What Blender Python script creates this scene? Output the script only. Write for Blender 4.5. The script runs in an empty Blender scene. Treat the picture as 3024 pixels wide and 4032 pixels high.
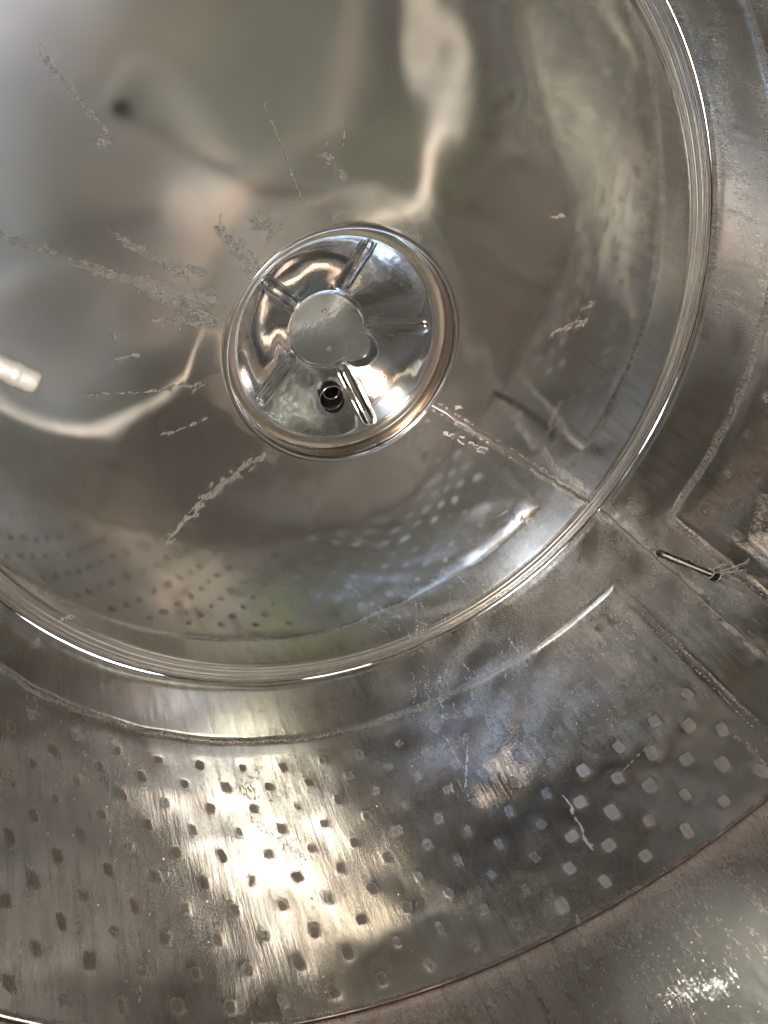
import bpy, math, numpy as np
from mathutils import Matrix, Vector
PI = math.pi; RAD = math.radians
S = bpy.context.scene
C = S.collection

# ------------------------------------------------------------------ camera
cd = bpy.data.cameras.new('camera'); cam = bpy.data.objects.new('camera', cd); C.objects.link(cam)
cd.sensor_fit = 'VERTICAL'; cd.sensor_height = 36.0; cd.sensor_width = 27.0
cd.lens = 2955.07 / 4032 * 36.0
cd.clip_start = 0.01; cd.clip_end = 200
right = Vector((0.56852666, -0.73401681, -0.37147915))
down = Vector((0.52137513, 0.67077596, -0.52747283))
fwd = Vector((0.63635321, 0.10620237, 0.76405213))
M = Matrix.Identity(4)
for i in range(3):
    M[i][0] = right[i]; M[i][1] = -down[i]; M[i][2] = -fwd[i]
M.translation = Vector((-0.9121, 0, -1.57))
cam.matrix_world = M
cd.dof.use_dof = True; cd.dof.focus_distance = 1.95; cd.dof.aperture_fstop = cd.lens / 2.2
S.camera = cam

# ------------------------------------------------------------------ world: daylight outside the open side manway, plus bright spots added for glare
W = bpy.data.worlds.new('World'); S.world = W; W.use_nodes = True
wn = W.node_tree; wn.nodes.clear()
def N(nt, t, **k):
    n = nt.nodes.new(t)
    for a, b in k.items(): setattr(n, a, b)
    return n
wo = N(wn, 'ShaderNodeOutputWorld'); bg = N(wn, 'ShaderNodeBackground'); wn.links.new(bg.outputs[0], wo.inputs[0])
tc = N(wn, 'ShaderNodeTexCoord')
col = None
def wspot(d, ang, soft, rgb, prev):
    d = Vector(d).normalized()
    dp = N(wn, 'ShaderNodeVectorMath', operation='DOT_PRODUCT'); wn.links.new(tc.outputs['Generated'], dp.inputs[0]); dp.inputs[1].default_value = d
    mr = N(wn, 'ShaderNodeMapRange', interpolation_type='SMOOTHSTEP')
    mr.inputs['From Min'].default_value = math.cos(RAD(ang + soft)); mr.inputs['From Max'].default_value = math.cos(RAD(ang))
    wn.links.new(dp.outputs['Value'], mr.inputs['Value'])
    mx = N(wn, 'ShaderNodeMix', data_type='RGBA'); wn.links.new(mr.outputs[0], mx.inputs['Factor'])
    if isinstance(prev, tuple): mx.inputs['A'].default_value = (*prev, 1)
    else: wn.links.new(prev, mx.inputs['A'])
    mx.inputs['B'].default_value = (*rgb, 1)
    return mx.outputs['Result']
c = (0.36, 0.35, 0.335)
c = wspot((0, 0, 1), 52, 26, (1.0, 1.03, 1.12), c)            # open sky
c = wspot((0, 0, -1), 45, 25, (0.95, 0.88, 0.78), c)           # daylit paving
vor = N(wn, 'ShaderNodeTexVoronoi'); vor.inputs['Scale'].default_value = 7.0; vor.inputs['Randomness'].default_value = .9
wn.links.new(tc.outputs['Generated'], vor.inputs['Vector'])
sc_ = N(wn, 'ShaderNodeSeparateColor'); wn.links.new(vor.outputs['Color'], sc_.inputs[0])
v1 = N(wn, 'ShaderNodeMapRange', interpolation_type='SMOOTHSTEP'); wn.links.new(sc_.outputs[0], v1.inputs[0])
for k_, x_ in zip((1, 2, 3, 4), (.50, .90, .58, 2.5)): v1.inputs[k_].default_value = x_
tint = N(wn, 'ShaderNodeValToRGB'); wn.links.new(sc_.outputs[1], tint.inputs[0])
cr = tint.color_ramp; cr.interpolation = 'CONSTANT'; cr.elements[0].color = (.92, 1.0, 1.12, 1); cr.elements[1].position = .84; cr.elements[1].color = (1.25, .82, .55, 1)
for p_, q_ in ((.32, (1.0, .985, .97, 1)), (.66, (1.12, 1.0, .78, 1)), (.77, (1.08, .97, .84, 1))):
    e_ = cr.elements.new(p_); e_.color = q_
m1 = N(wn, 'ShaderNodeVectorMath', operation='MULTIPLY'); wn.links.new(c, m1.inputs[0]); wn.links.new(tint.outputs[0], m1.inputs[1])
m2 = N(wn, 'ShaderNodeVectorMath', operation='SCALE'); wn.links.new(m1.outputs[0], m2.inputs[0]); wn.links.new(v1.outputs[0], m2.inputs['Scale'])
c = m2.outputs[0]
c = wspot((-.70, .49, -.53), 2.5, 2.5, (2.3, 2.1, 1.9), c)
c = wspot((-.735, .35, -.585), 2.5, 2.5, (2.8, 2.5, 2.2), c)         # sun patches on the paving
c = wspot((-.62, .03, -.78), 5, 2, (10.0, 6.0, 3.8), c)
c = wspot((-.57, .20, -.79), 4, 2, (11.0, 6.4, 3.8), c)
c = wspot((-.93, .27, .23), 5, 2, (4.5, 4.6, 3.0), c)          # sunlit wall across the yard
c = wspot((-.72, -.05, .69), 8, 3, (3.4, 4.0, 5.0), c)         # bright gap of blue sky
c = wspot((-.27, -.36, .89), 9, 4, (3.4, 5.2, 1.2), c)         # sun through leaves
c = wspot((-.80, -.50, .30), 6, 3, (4.5, 5.0, 5.6), c)
c = wspot((-.85, -.23, -.48), 5, 2, (2.4, 3.6, 5.6), c)
c = wspot((-.74, .53, -.42), 3.5, 2, (12.0, 11.4, 8.6), c)      # added bright spot that throws a lit patch on the wall
c = wspot((-.985, .03, .17), 1.6, .8, (20.0, 21.0, 20.0), c)
c = wspot((-.975, -.16, -.15), 1.2, .8, (42.0, 42.0, 36.0), c)    # two small hot spots added to make glare on the right panel
wn.links.new(c, bg.inputs['Color']); bg.inputs['Strength'].default_value = 29.0

# daylight coming in at the open manway: a portal for the world's light
def area(name, loc, direc, sx, sy, power, color, portal=False, spread=180):
    l = bpy.data.lights.new(name, 'AREA'); l.shape = 'RECTANGLE'; l.size = sx; l.size_y = sy; l.energy = power; l.color = color
    l.spread = RAD(spread)
    if portal: l.cycles.is_portal = True
    o = bpy.data.objects.new(name, l); C.objects.link(o); o.location = loc
    o.rotation_euler = Vector(direc).to_track_quat('-Z', 'Y').to_euler()
    return o
area('manway_portal', (-1.09, 0, -1.56), (1, 0, 0), .66, .56, 1, (1, 1, 1), portal=True)

S.view_settings.view_transform = 'Standard'; S.view_settings.look = 'None'
S.view_settings.exposure = 0.12; S.view_settings.gamma = 1; S.view_settings.use_curve_mapping = False
cy = S.cycles
cy.max_bounces = 20; cy.glossy_bounces = 18; cy.diffuse_bounces = 8; cy.transmission_bounces = 2
cy.caustics_reflective = True; cy.blur_glossy = 0.0; cy.sample_clamp_indirect = 6.0
cy.use_denoising = True; cy.use_adaptive_sampling = True; cy.adaptive_threshold = 0.03

# ------------------------------------------------------------------ numpy noise
rng = np.random.default_rng(7)
def waves(x, y, wl, n=14, seed=0, z=None):
    g = np.random.default_rng(seed); out = np.zeros_like(x)
    for i in range(n):
        a = g.uniform(0, 2 * PI); k = 2 * PI / (wl * g.uniform(.75, 1.6)); ph = g.uniform(0, 2 * PI)
        out += np.sin(k * (np.cos(a) * x + np.sin(a) * y) + ph)
    return out / math.sqrt(n / 2)
def sst(a, b, x):
    t = np.clip((x - a) / (b - a), 0, 1); return t * t * (3 - 2 * t)
def segdist(x, y, pts):
    """distance to a polyline and the parameter along it (0..1)"""
    best = np.full(x.shape, 1e9); par = np.zeros(x.shape); n = len(pts) - 1
    for i in range(n):
        ax, ay = pts[i]; bx, by = pts[i + 1]; dx, dy = bx - ax, by - ay
        t = np.clip(((x - ax) * dx + (y - ay) * dy) / (dx * dx + dy * dy + 1e-12), 0, 1)
        d = np.hypot(x - ax - t * dx, y - ay - t * dy); m = d < best
        best = np.where(m, d, best); par = np.where(m, (i + t) / n, par)
    return best, par

# ------------------------------------------------------------------ mesh helpers
def raw_mesh(name, co, faces, mat=None, parent=None, smooth=True, uv=None, attr=None, film=None):
    me = bpy.data.meshes.new(name)
    co = np.asarray(co, dtype=np.float32); faces = np.asarray(faces, dtype=np.int32)
    me.vertices.add(len(co)); me.vertices.foreach_set('co', co.ravel())
    k = faces.shape[1]
    me.loops.add(faces.size); me.loops.foreach_set('vertex_index', faces.ravel())
    me.polygons.add(len(faces)); me.polygons.foreach_set('loop_start', np.arange(0, faces.size, k, dtype=np.int32))
    me.update(calc_edges=True)
    me.polygons.foreach_set('use_smooth', np.full(len(faces), smooth))
    if uv is not None:
        u = me.uv_layers.new(name='metres'); u.data.foreach_set('uv', np.asarray(uv, np.float32)[faces.ravel()].ravel())
    if attr is not None:
        a = me.color_attributes.new(name='marks', type='FLOAT_COLOR', domain='POINT')
        a.data.foreach_set('color', np.asarray(attr, np.float32).ravel())
    if film is not None:
        a = me.attributes.new('film', 'FLOAT', 'POINT'); a.data.foreach_set('value', np.asarray(film, np.float32).ravel())
    me.validate()
    o = bpy.data.objects.new(name, me); C.objects.link(o)
    if mat: me.materials.append(mat)
    if parent: o.parent = parent
    return o
def grid_faces(nu, nv, closed=False, keep=None, flip=False):
    i = np.arange(nu if closed else nu - 1); j = np.arange(nv - 1)
    I, J = np.meshgrid(i, j, indexing='ij'); I2 = (I + 1) % nu
    f = np.stack([I * nv + J, I2 * nv + J, I2 * nv + J + 1, I * nv + J + 1], -1).reshape(-1, 4)
    if keep is not None: f = f[keep.reshape(-1)]
    if flip: f = f[:, ::-1]
    return f
def lathe(name, prof, mat, parent=None, n=360, wob=None, a0=0, a1=2 * PI, origin=(0, 0, 0)):
    """prof: list of (r, z)"""
    prof = np.array(prof); closed = abs(a1 - a0 - 2 * PI) < 1e-6
    th = np.linspace(a0, a1, n, endpoint=not closed)
    T, K = np.meshgrid(th, np.arange(len(prof)), indexing='ij')
    r = prof[K, 0]; z = prof[K, 1].copy()
    if wob is not None: r = r + wob(T, K)[0]; z = z + wob(T, K)[1]
    co = np.stack([r * np.cos(T) + origin[0], r * np.sin(T) + origin[1], z + origin[2]], -1).reshape(-1, 3)
    uv = np.stack([T, K * .004], -1).reshape(-1, 2)
    return raw_mesh(name, co, grid_faces(len(th), len(prof), closed), mat, parent, True, uv)
def sweep(name, path, radius, mat, parent=None, n=12, caps=True, radii=None, squash=None):
    P = [Vector(p) for p in path]; co = []; m = len(P)
    up = Vector((0, 0, 1))
    for i, p in enumerate(P):
        t = (P[min(i + 1, m - 1)] - P[max(i - 1, 0)]).normalized()
        a = t.cross(up)
        if a.length < 1e-3: a = t.cross(Vector((1, 0, 0)))
        a.normalize(); b = t.cross(a).normalized()
        r = radii[i] if radii is not None else radius
        for k in range(n):
            q = p + (a * math.cos(2 * PI * k / n) + b * math.sin(2 * PI * k / n)) * r
            co.append(q[:])
    faces = [[i * n + k, i * n + (k + 1) % n, (i + 1) * n + (k + 1) % n, (i + 1) * n + k] for i in range(m - 1) for k in range(n)]
    me = bpy.data.meshes.new(name)
    if caps:
        faces.append(list(range(n))[::-1]); faces.append([(m - 1) * n + k for k in range(n)])
    me.from_pydata(co, [], faces); me.update()
    for pl in me.polygons: pl.use_smooth = len(pl.vertices) == 4
    o = bpy.data.objects.new(name, me); C.objects.link(o); me.materials.append(mat)
    if parent: o.parent = parent
    return o
def empty(name, loc=(0, 0, 0)):
    o = bpy.data.objects.new(name, None); C.objects.link(o); o.location = loc; o.empty_display_size = .05
    return o
def tag(o, label, cat, group=None, kind=None):
    if kind: o['kind'] = kind
    if label: o['label'] = label
    if cat: o['category'] = cat
    if group: o['group'] = group
    return o

# ------------------------------------------------------------------ materials
class NT:
    def __init__(s, name):
        s.m = bpy.data.materials.new(name); s.m.use_nodes = True; s.nt = s.m.node_tree; s.nt.nodes.clear()
        s.out = N(s.nt, 'ShaderNodeOutputMaterial'); s.b = N(s.nt, 'ShaderNodeBsdfPrincipled')
        s.nt.links.new(s.b.outputs[0], s.out.inputs[0]); s.tc = N(s.nt, 'ShaderNodeTexCoord')
    def L(s, a, b):
        s.nt.links.new(a, b)
    def inp(s, sock, v):
        if isinstance(v, (int, float)): sock.default_value = v
        elif isinstance(v, tuple): sock.default_value = (*v, 1) if len(v) == 3 and sock.type == 'RGBA' else v
        else: s.L(v, sock)
    def map(s, scale, src='UV'):
        m = N(s.nt, 'ShaderNodeMapping'); s.L(s.tc.outputs[src], m.inputs[0]); m.inputs['Scale'].default_value = scale; return m.outputs[0]
    def noise(s, vec, scale, detail=5, rough=.6, dist=0):
        n = N(s.nt, 'ShaderNodeTexNoise'); s.L(vec, n.inputs['Vector']); n.inputs['Scale'].default_value = scale
        n.inputs['Detail'].default_value = detail; n.inputs['Roughness'].default_value = rough; n.inputs['Distortion'].default_value = dist
        return n.outputs[0]
    def math(s, op, a, b=0.0, clamp=False):
        m = N(s.nt, 'ShaderNodeMath', operation=op); m.use_clamp = clamp; s.inp(m.inputs[0], a); s.inp(m.inputs[1], b); return m.outputs[0]
    def ramp(s, v, a, b, lo=0.0, hi=1.0):
        m = N(s.nt, 'ShaderNodeMapRange', interpolation_type='SMOOTHSTEP'); s.inp(m.inputs[0], v)
        for k, x in zip((1, 2, 3, 4), (a, b, lo, hi)): s.inp(m.inputs[k], x)
        return m.outputs[0]
    def mix(s, f, a, b):
        m = N(s.nt, 'ShaderNodeMix', data_type='RGBA'); s.inp(m.inputs['Factor'], f); s.inp(m.inputs['A'], a); s.inp(m.inputs['B'], b); return m.outputs['Result']
    def mixf(s, f, a, b):
        m = N(s.nt, 'ShaderNodeMix', data_type='FLOAT'); s.inp(m.inputs[0], f); s.inp(m.inputs[2], a); s.inp(m.inputs[3], b); return m.outputs[0]
    def bump(s, h, dist, strength=1.0, prev=None):
        b = N(s.nt, 'ShaderNodeBump'); s.L(h, b.inputs['Height']); b.inputs['Distance'].default_value = dist; b.inputs['Strength'].default_value = strength
        if prev is not None: s.L(prev, b.inputs['Normal'])
        return b.outputs[0]
    def marks(s):
        a = N(s.nt, 'ShaderNodeAttribute'); a.attribute_name = 'marks'
        c = N(s.nt, 'ShaderNodeSeparateColor'); s.L(a.outputs['Color'], c.inputs[0]); return c.outputs[0], c.outputs[1], c.outputs[2], a.outputs['Alpha']

def steel_plain(name, base, rough, rv=.05, nscale=40, bumpd=.0002, streak=(1, 1, 1), src='Object'):
    t = NT(name); v = t.map(streak, src)
    n = t.noise(v, nscale, 5); t.inp(t.b.inputs['Metallic'], 1.0)
    t.L(t.mix(n, tuple(x * .82 for x in base), tuple(min(1, x * 1.12) for x in base)), t.b.inputs['Base Color'])
    t.L(t.math('ADD', t.math('MULTIPLY', n, rv * 2), rough - rv), t.b.inputs['Roughness'])
    if bumpd: t.L(t.bump(n, bumpd), t.b.inputs['Normal'])
    return t.m

def steel_roof():
    t = NT('polished_roof_steel'); lime, brown, haze, dirt = t.marks()
    v = t.map((1, 1, 1)); big = t.noise(v, 3.2, 4, .55); fine = t.noise(v, 230, 6, .8); mid = t.noise(v, 22, 5, .6)
    speck = t.noise(v, 260, 3, .7)
    grain = t.noise(t.map((1, 22, 1)), 30, 3, .6)
    # limescale breaks up into grains
    lm = t.math('MULTIPLY', t.ramp(t.math('ADD', lime, t.math('MULTIPLY', t.math('SUBTRACT', t.math('ADD', t.math('MULTIPLY', fine, .6), t.math('MULTIPLY', speck, .4)), .5), 2.0)), .25, 1.05), t.ramp(speck, .30, .62, .70, 1.0))
    br = t.ramp(t.math('ADD', brown, t.math('MULTIPLY', t.math('SUBTRACT', fine, .5), 2.8)), .35, .85)
    base = t.mix(big, (.62, .61, .59), (.71, .71, .69))
    base = t.mix(t.math('MULTIPLY', br, .8), base, (.25, .14, .07))
    base = t.mix(lm, base, (.62, .61, .585))
    t.L(base, t.b.inputs['Base Color'])
    t.L(t.math('SUBTRACT', 1.0, t.math('ADD', t.math('ADD', t.math('MULTIPLY', lm, .62), .015), t.math('MULTIPLY', br, .5), clamp=True)), t.b.inputs['Metallic'])
    r = t.mixf(t.ramp(mid, .35, .75), .018, .040)
    r = t.math('ADD', r, t.math('MULTIPLY', haze, .13))
    r = t.math('ADD', r, t.math('MULTIPLY', grain, .012))
    t.L(t.mixf(lm, r, .55), t.b.inputs['Roughness'])
    nb = t.bump(t.math('ADD', lm, t.math('MULTIPLY', fine, .15)), .0004, .5)
    t.L(t.bump(t.noise(v, 9, 2, .4), .0002, 1.0, nb), t.b.inputs['Normal'])
    return t.m

def steel_wall(name, mirror=0.0, dull=0.0):
    t = NT(name); lime, brown, haze, dirt = t.marks()
    v = t.map((1, 1, 1))
    streakv = t.map((1, .055, 1)); st = t.noise(streakv, 160, 5, .7); st2 = t.noise(t.map((1, .12, 1)), 45, 5, .65)
    big = t.noise(v, 4.5, 5, .6); fine = t.noise(v, 150, 6, .75); mott = t.noise(t.map((1, .35, 1)), 170, 6, .8); pit = t.noise(v, 420, 2, .6)
    horiz = t.noise(t.map((.12, 1, 1)), 60, 4, .6)
    lm = t.ramp(t.math('ADD', lime, t.math('MULTIPLY', t.math('SUBTRACT', t.math('ADD', t.math('MULTIPLY', fine, .6), t.math('MULTIPLY', st, .4)), .5), 3.2)), .30, 1.0)
    br = t.ramp(t.math('ADD', brown, t.math('MULTIPLY', t.math('SUBTRACT', t.math('ADD', t.math('MULTIPLY', mott, .5), t.math('MULTIPLY', fine, .5)), .5), 3.4)), .22, 1.05)
    # dark speckled grime following 'dirt'
    dk = t.ramp(t.math('ADD', t.math('MULTIPLY', dirt, .55), t.math('MULTIPLY', t.math('SUBTRACT', t.math('ADD', t.math('MULTIPLY', mott, .6), t.math('MULTIPLY', st2, .4)), .5), 4.0)), .30, .85)
    base = t.mix(big, (.62, .61, .59), (.71, .71, .695))
    base = t.mix(t.ramp(st2, .40, .70, dull * .35, .30 + dull * .55), base, (.17, .138, .112))
    base = t.mix(t.math('MULTIPLY', dk, .60), base, (.20, .185, .17))
    base = t.mix(t.math('MULTIPLY', br, .85), base, (.115, .085, .06))
    base = t.mix(t.math('MULTIPLY', lm, .85), base, (.58, .565, .53))
    t.L(base, t.b.inputs['Base Color'])
    nm = t.math('ADD', t.math('MULTIPLY', lm, .55), t.math('ADD', t.math('MULTIPLY', br, .38), t.math('MULTIPLY', dk, .12)), clamp=True)
    fa = N(t.nt, 'ShaderNodeAttribute'); fa.attribute_name = 'film'
    filmv = t.math('MULTIPLY', fa.outputs['Fac'], t.ramp(mott, .30, .62, .5, 1.4))
    nm = t.math('ADD', nm, t.math('ADD', filmv, dull * .10), clamp=True)
    t.L(t.math('SUBTRACT', 1.0, nm), t.b.inputs['Metallic'])
    r = t.mixf(t.ramp(st2, .3, .75), .055 + dull * .09, .11 + dull * .14)
    r = t.math('ADD', r, t.math('MULTIPLY', filmv, .35))
    r = t.math('ADD', r, t.math('MULTIPLY', haze, .18)); r = t.math('ADD', r, t.math('MULTIPLY', dk, .12))
    r = t.math('ADD', r, t.math('MULTIPLY', br, .22)); r = t.mixf(lm, r, .5)
    t.L(r, t.b.inputs['Roughness'])
    nb = t.bump(t.math('ADD', t.math('MULTIPLY', st, .6), t.math('ADD', t.math('MULTIPLY', lm, .6), t.math('MULTIPLY', fine, .3))), .00030 + dull * .0005, .6)
    nb = t.bump(st2, .0010, .5, nb)
    t.L(t.bump(pit, .0001, .4, nb), t.b.inputs['Normal'])
    return t.m

m_roof = steel_roof()
m_wall = steel_wall('jacket_wall_steel')
m_low = steel_wall('lower_wall_steel', dull=1.0)
m_lid = steel_plain('lid_steel', (.66, .69, .70), .07, .02, 14, .0004)
m_neck = steel_plain('neck_steel', (.70, .70, .70), .07, .03, 30, .0002)
m_bead = steel_plain('weld_bead_steel', (.62, .60, .575), .24, .06, 60, .00012)
m_weld = steel_plain('weld_seam_steel', (.36, .31, .27), .34, .1, 180, .0012)
m_rod = steel_plain('probe_steel', (.22, .215, .21), .26, .05, 60, .0002)
def flat(name, rgb, rough=.7, metal=0.0):
    t = NT(name); v = t.map((1, 1, 1), 'Object'); n = t.noise(v, 120, 4)
    t.L(t.mix(n, tuple(x * .75 for x in rgb), tuple(x * 1.2 for x in rgb)), t.b.inputs['Base Color'])
    t.b.inputs['Roughness'].default_value = rough; t.b.inputs['Metallic'].default_value = metal
    if rough > .8: t.b.inputs['Specular IOR Level'].default_value = 0.05
    return t.m
m_pipe = flat('matt_tube_steel', (.70, .69, .64), .40, .45)
m_floor = flat('hazy_floor_steel', (.68, .68, .67), .20, .70)
m_lap = flat('shaded_stained_edge', (.06, .042, .03), .85, .0)  # dark brown holds both the edge stain and the seam's shadow
m_well = flat('wet_drain_steel', (.06, .075, .09), .3, .6)
m_fweld = flat('brown_floor_weld', (.10, .085, .07), .4, .5)
m_dark = flat('dark_gap', (.012, .011, .010))
m_gasket = flat('seat_ring_steel', (.60, .57, .50), .16, .95)
m_wire = flat('bare_wire', (.75, .73, .68), .35, .3)
m_black = flat('black_rubber', (.02, .02, .02), .5)

# ------------------------------------------------------------------ the tank
SL = 0.1; NR = 0.2936; ZB = -0.2364; ZL = -0.9368; FZ = -1.95
ROOF_R = 0.982
tank = tag(empty('steel_tank', (0, 0, 0)), 'large round stainless steel tank seen from inside, with flat cone roof and dimpled jacket wall', 'tank')

def polar(pts):    # (r, degrees) -> xy
    return [(r * math.cos(RAD(a)), r * math.sin(RAD(a))) for r, a in pts]

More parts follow.
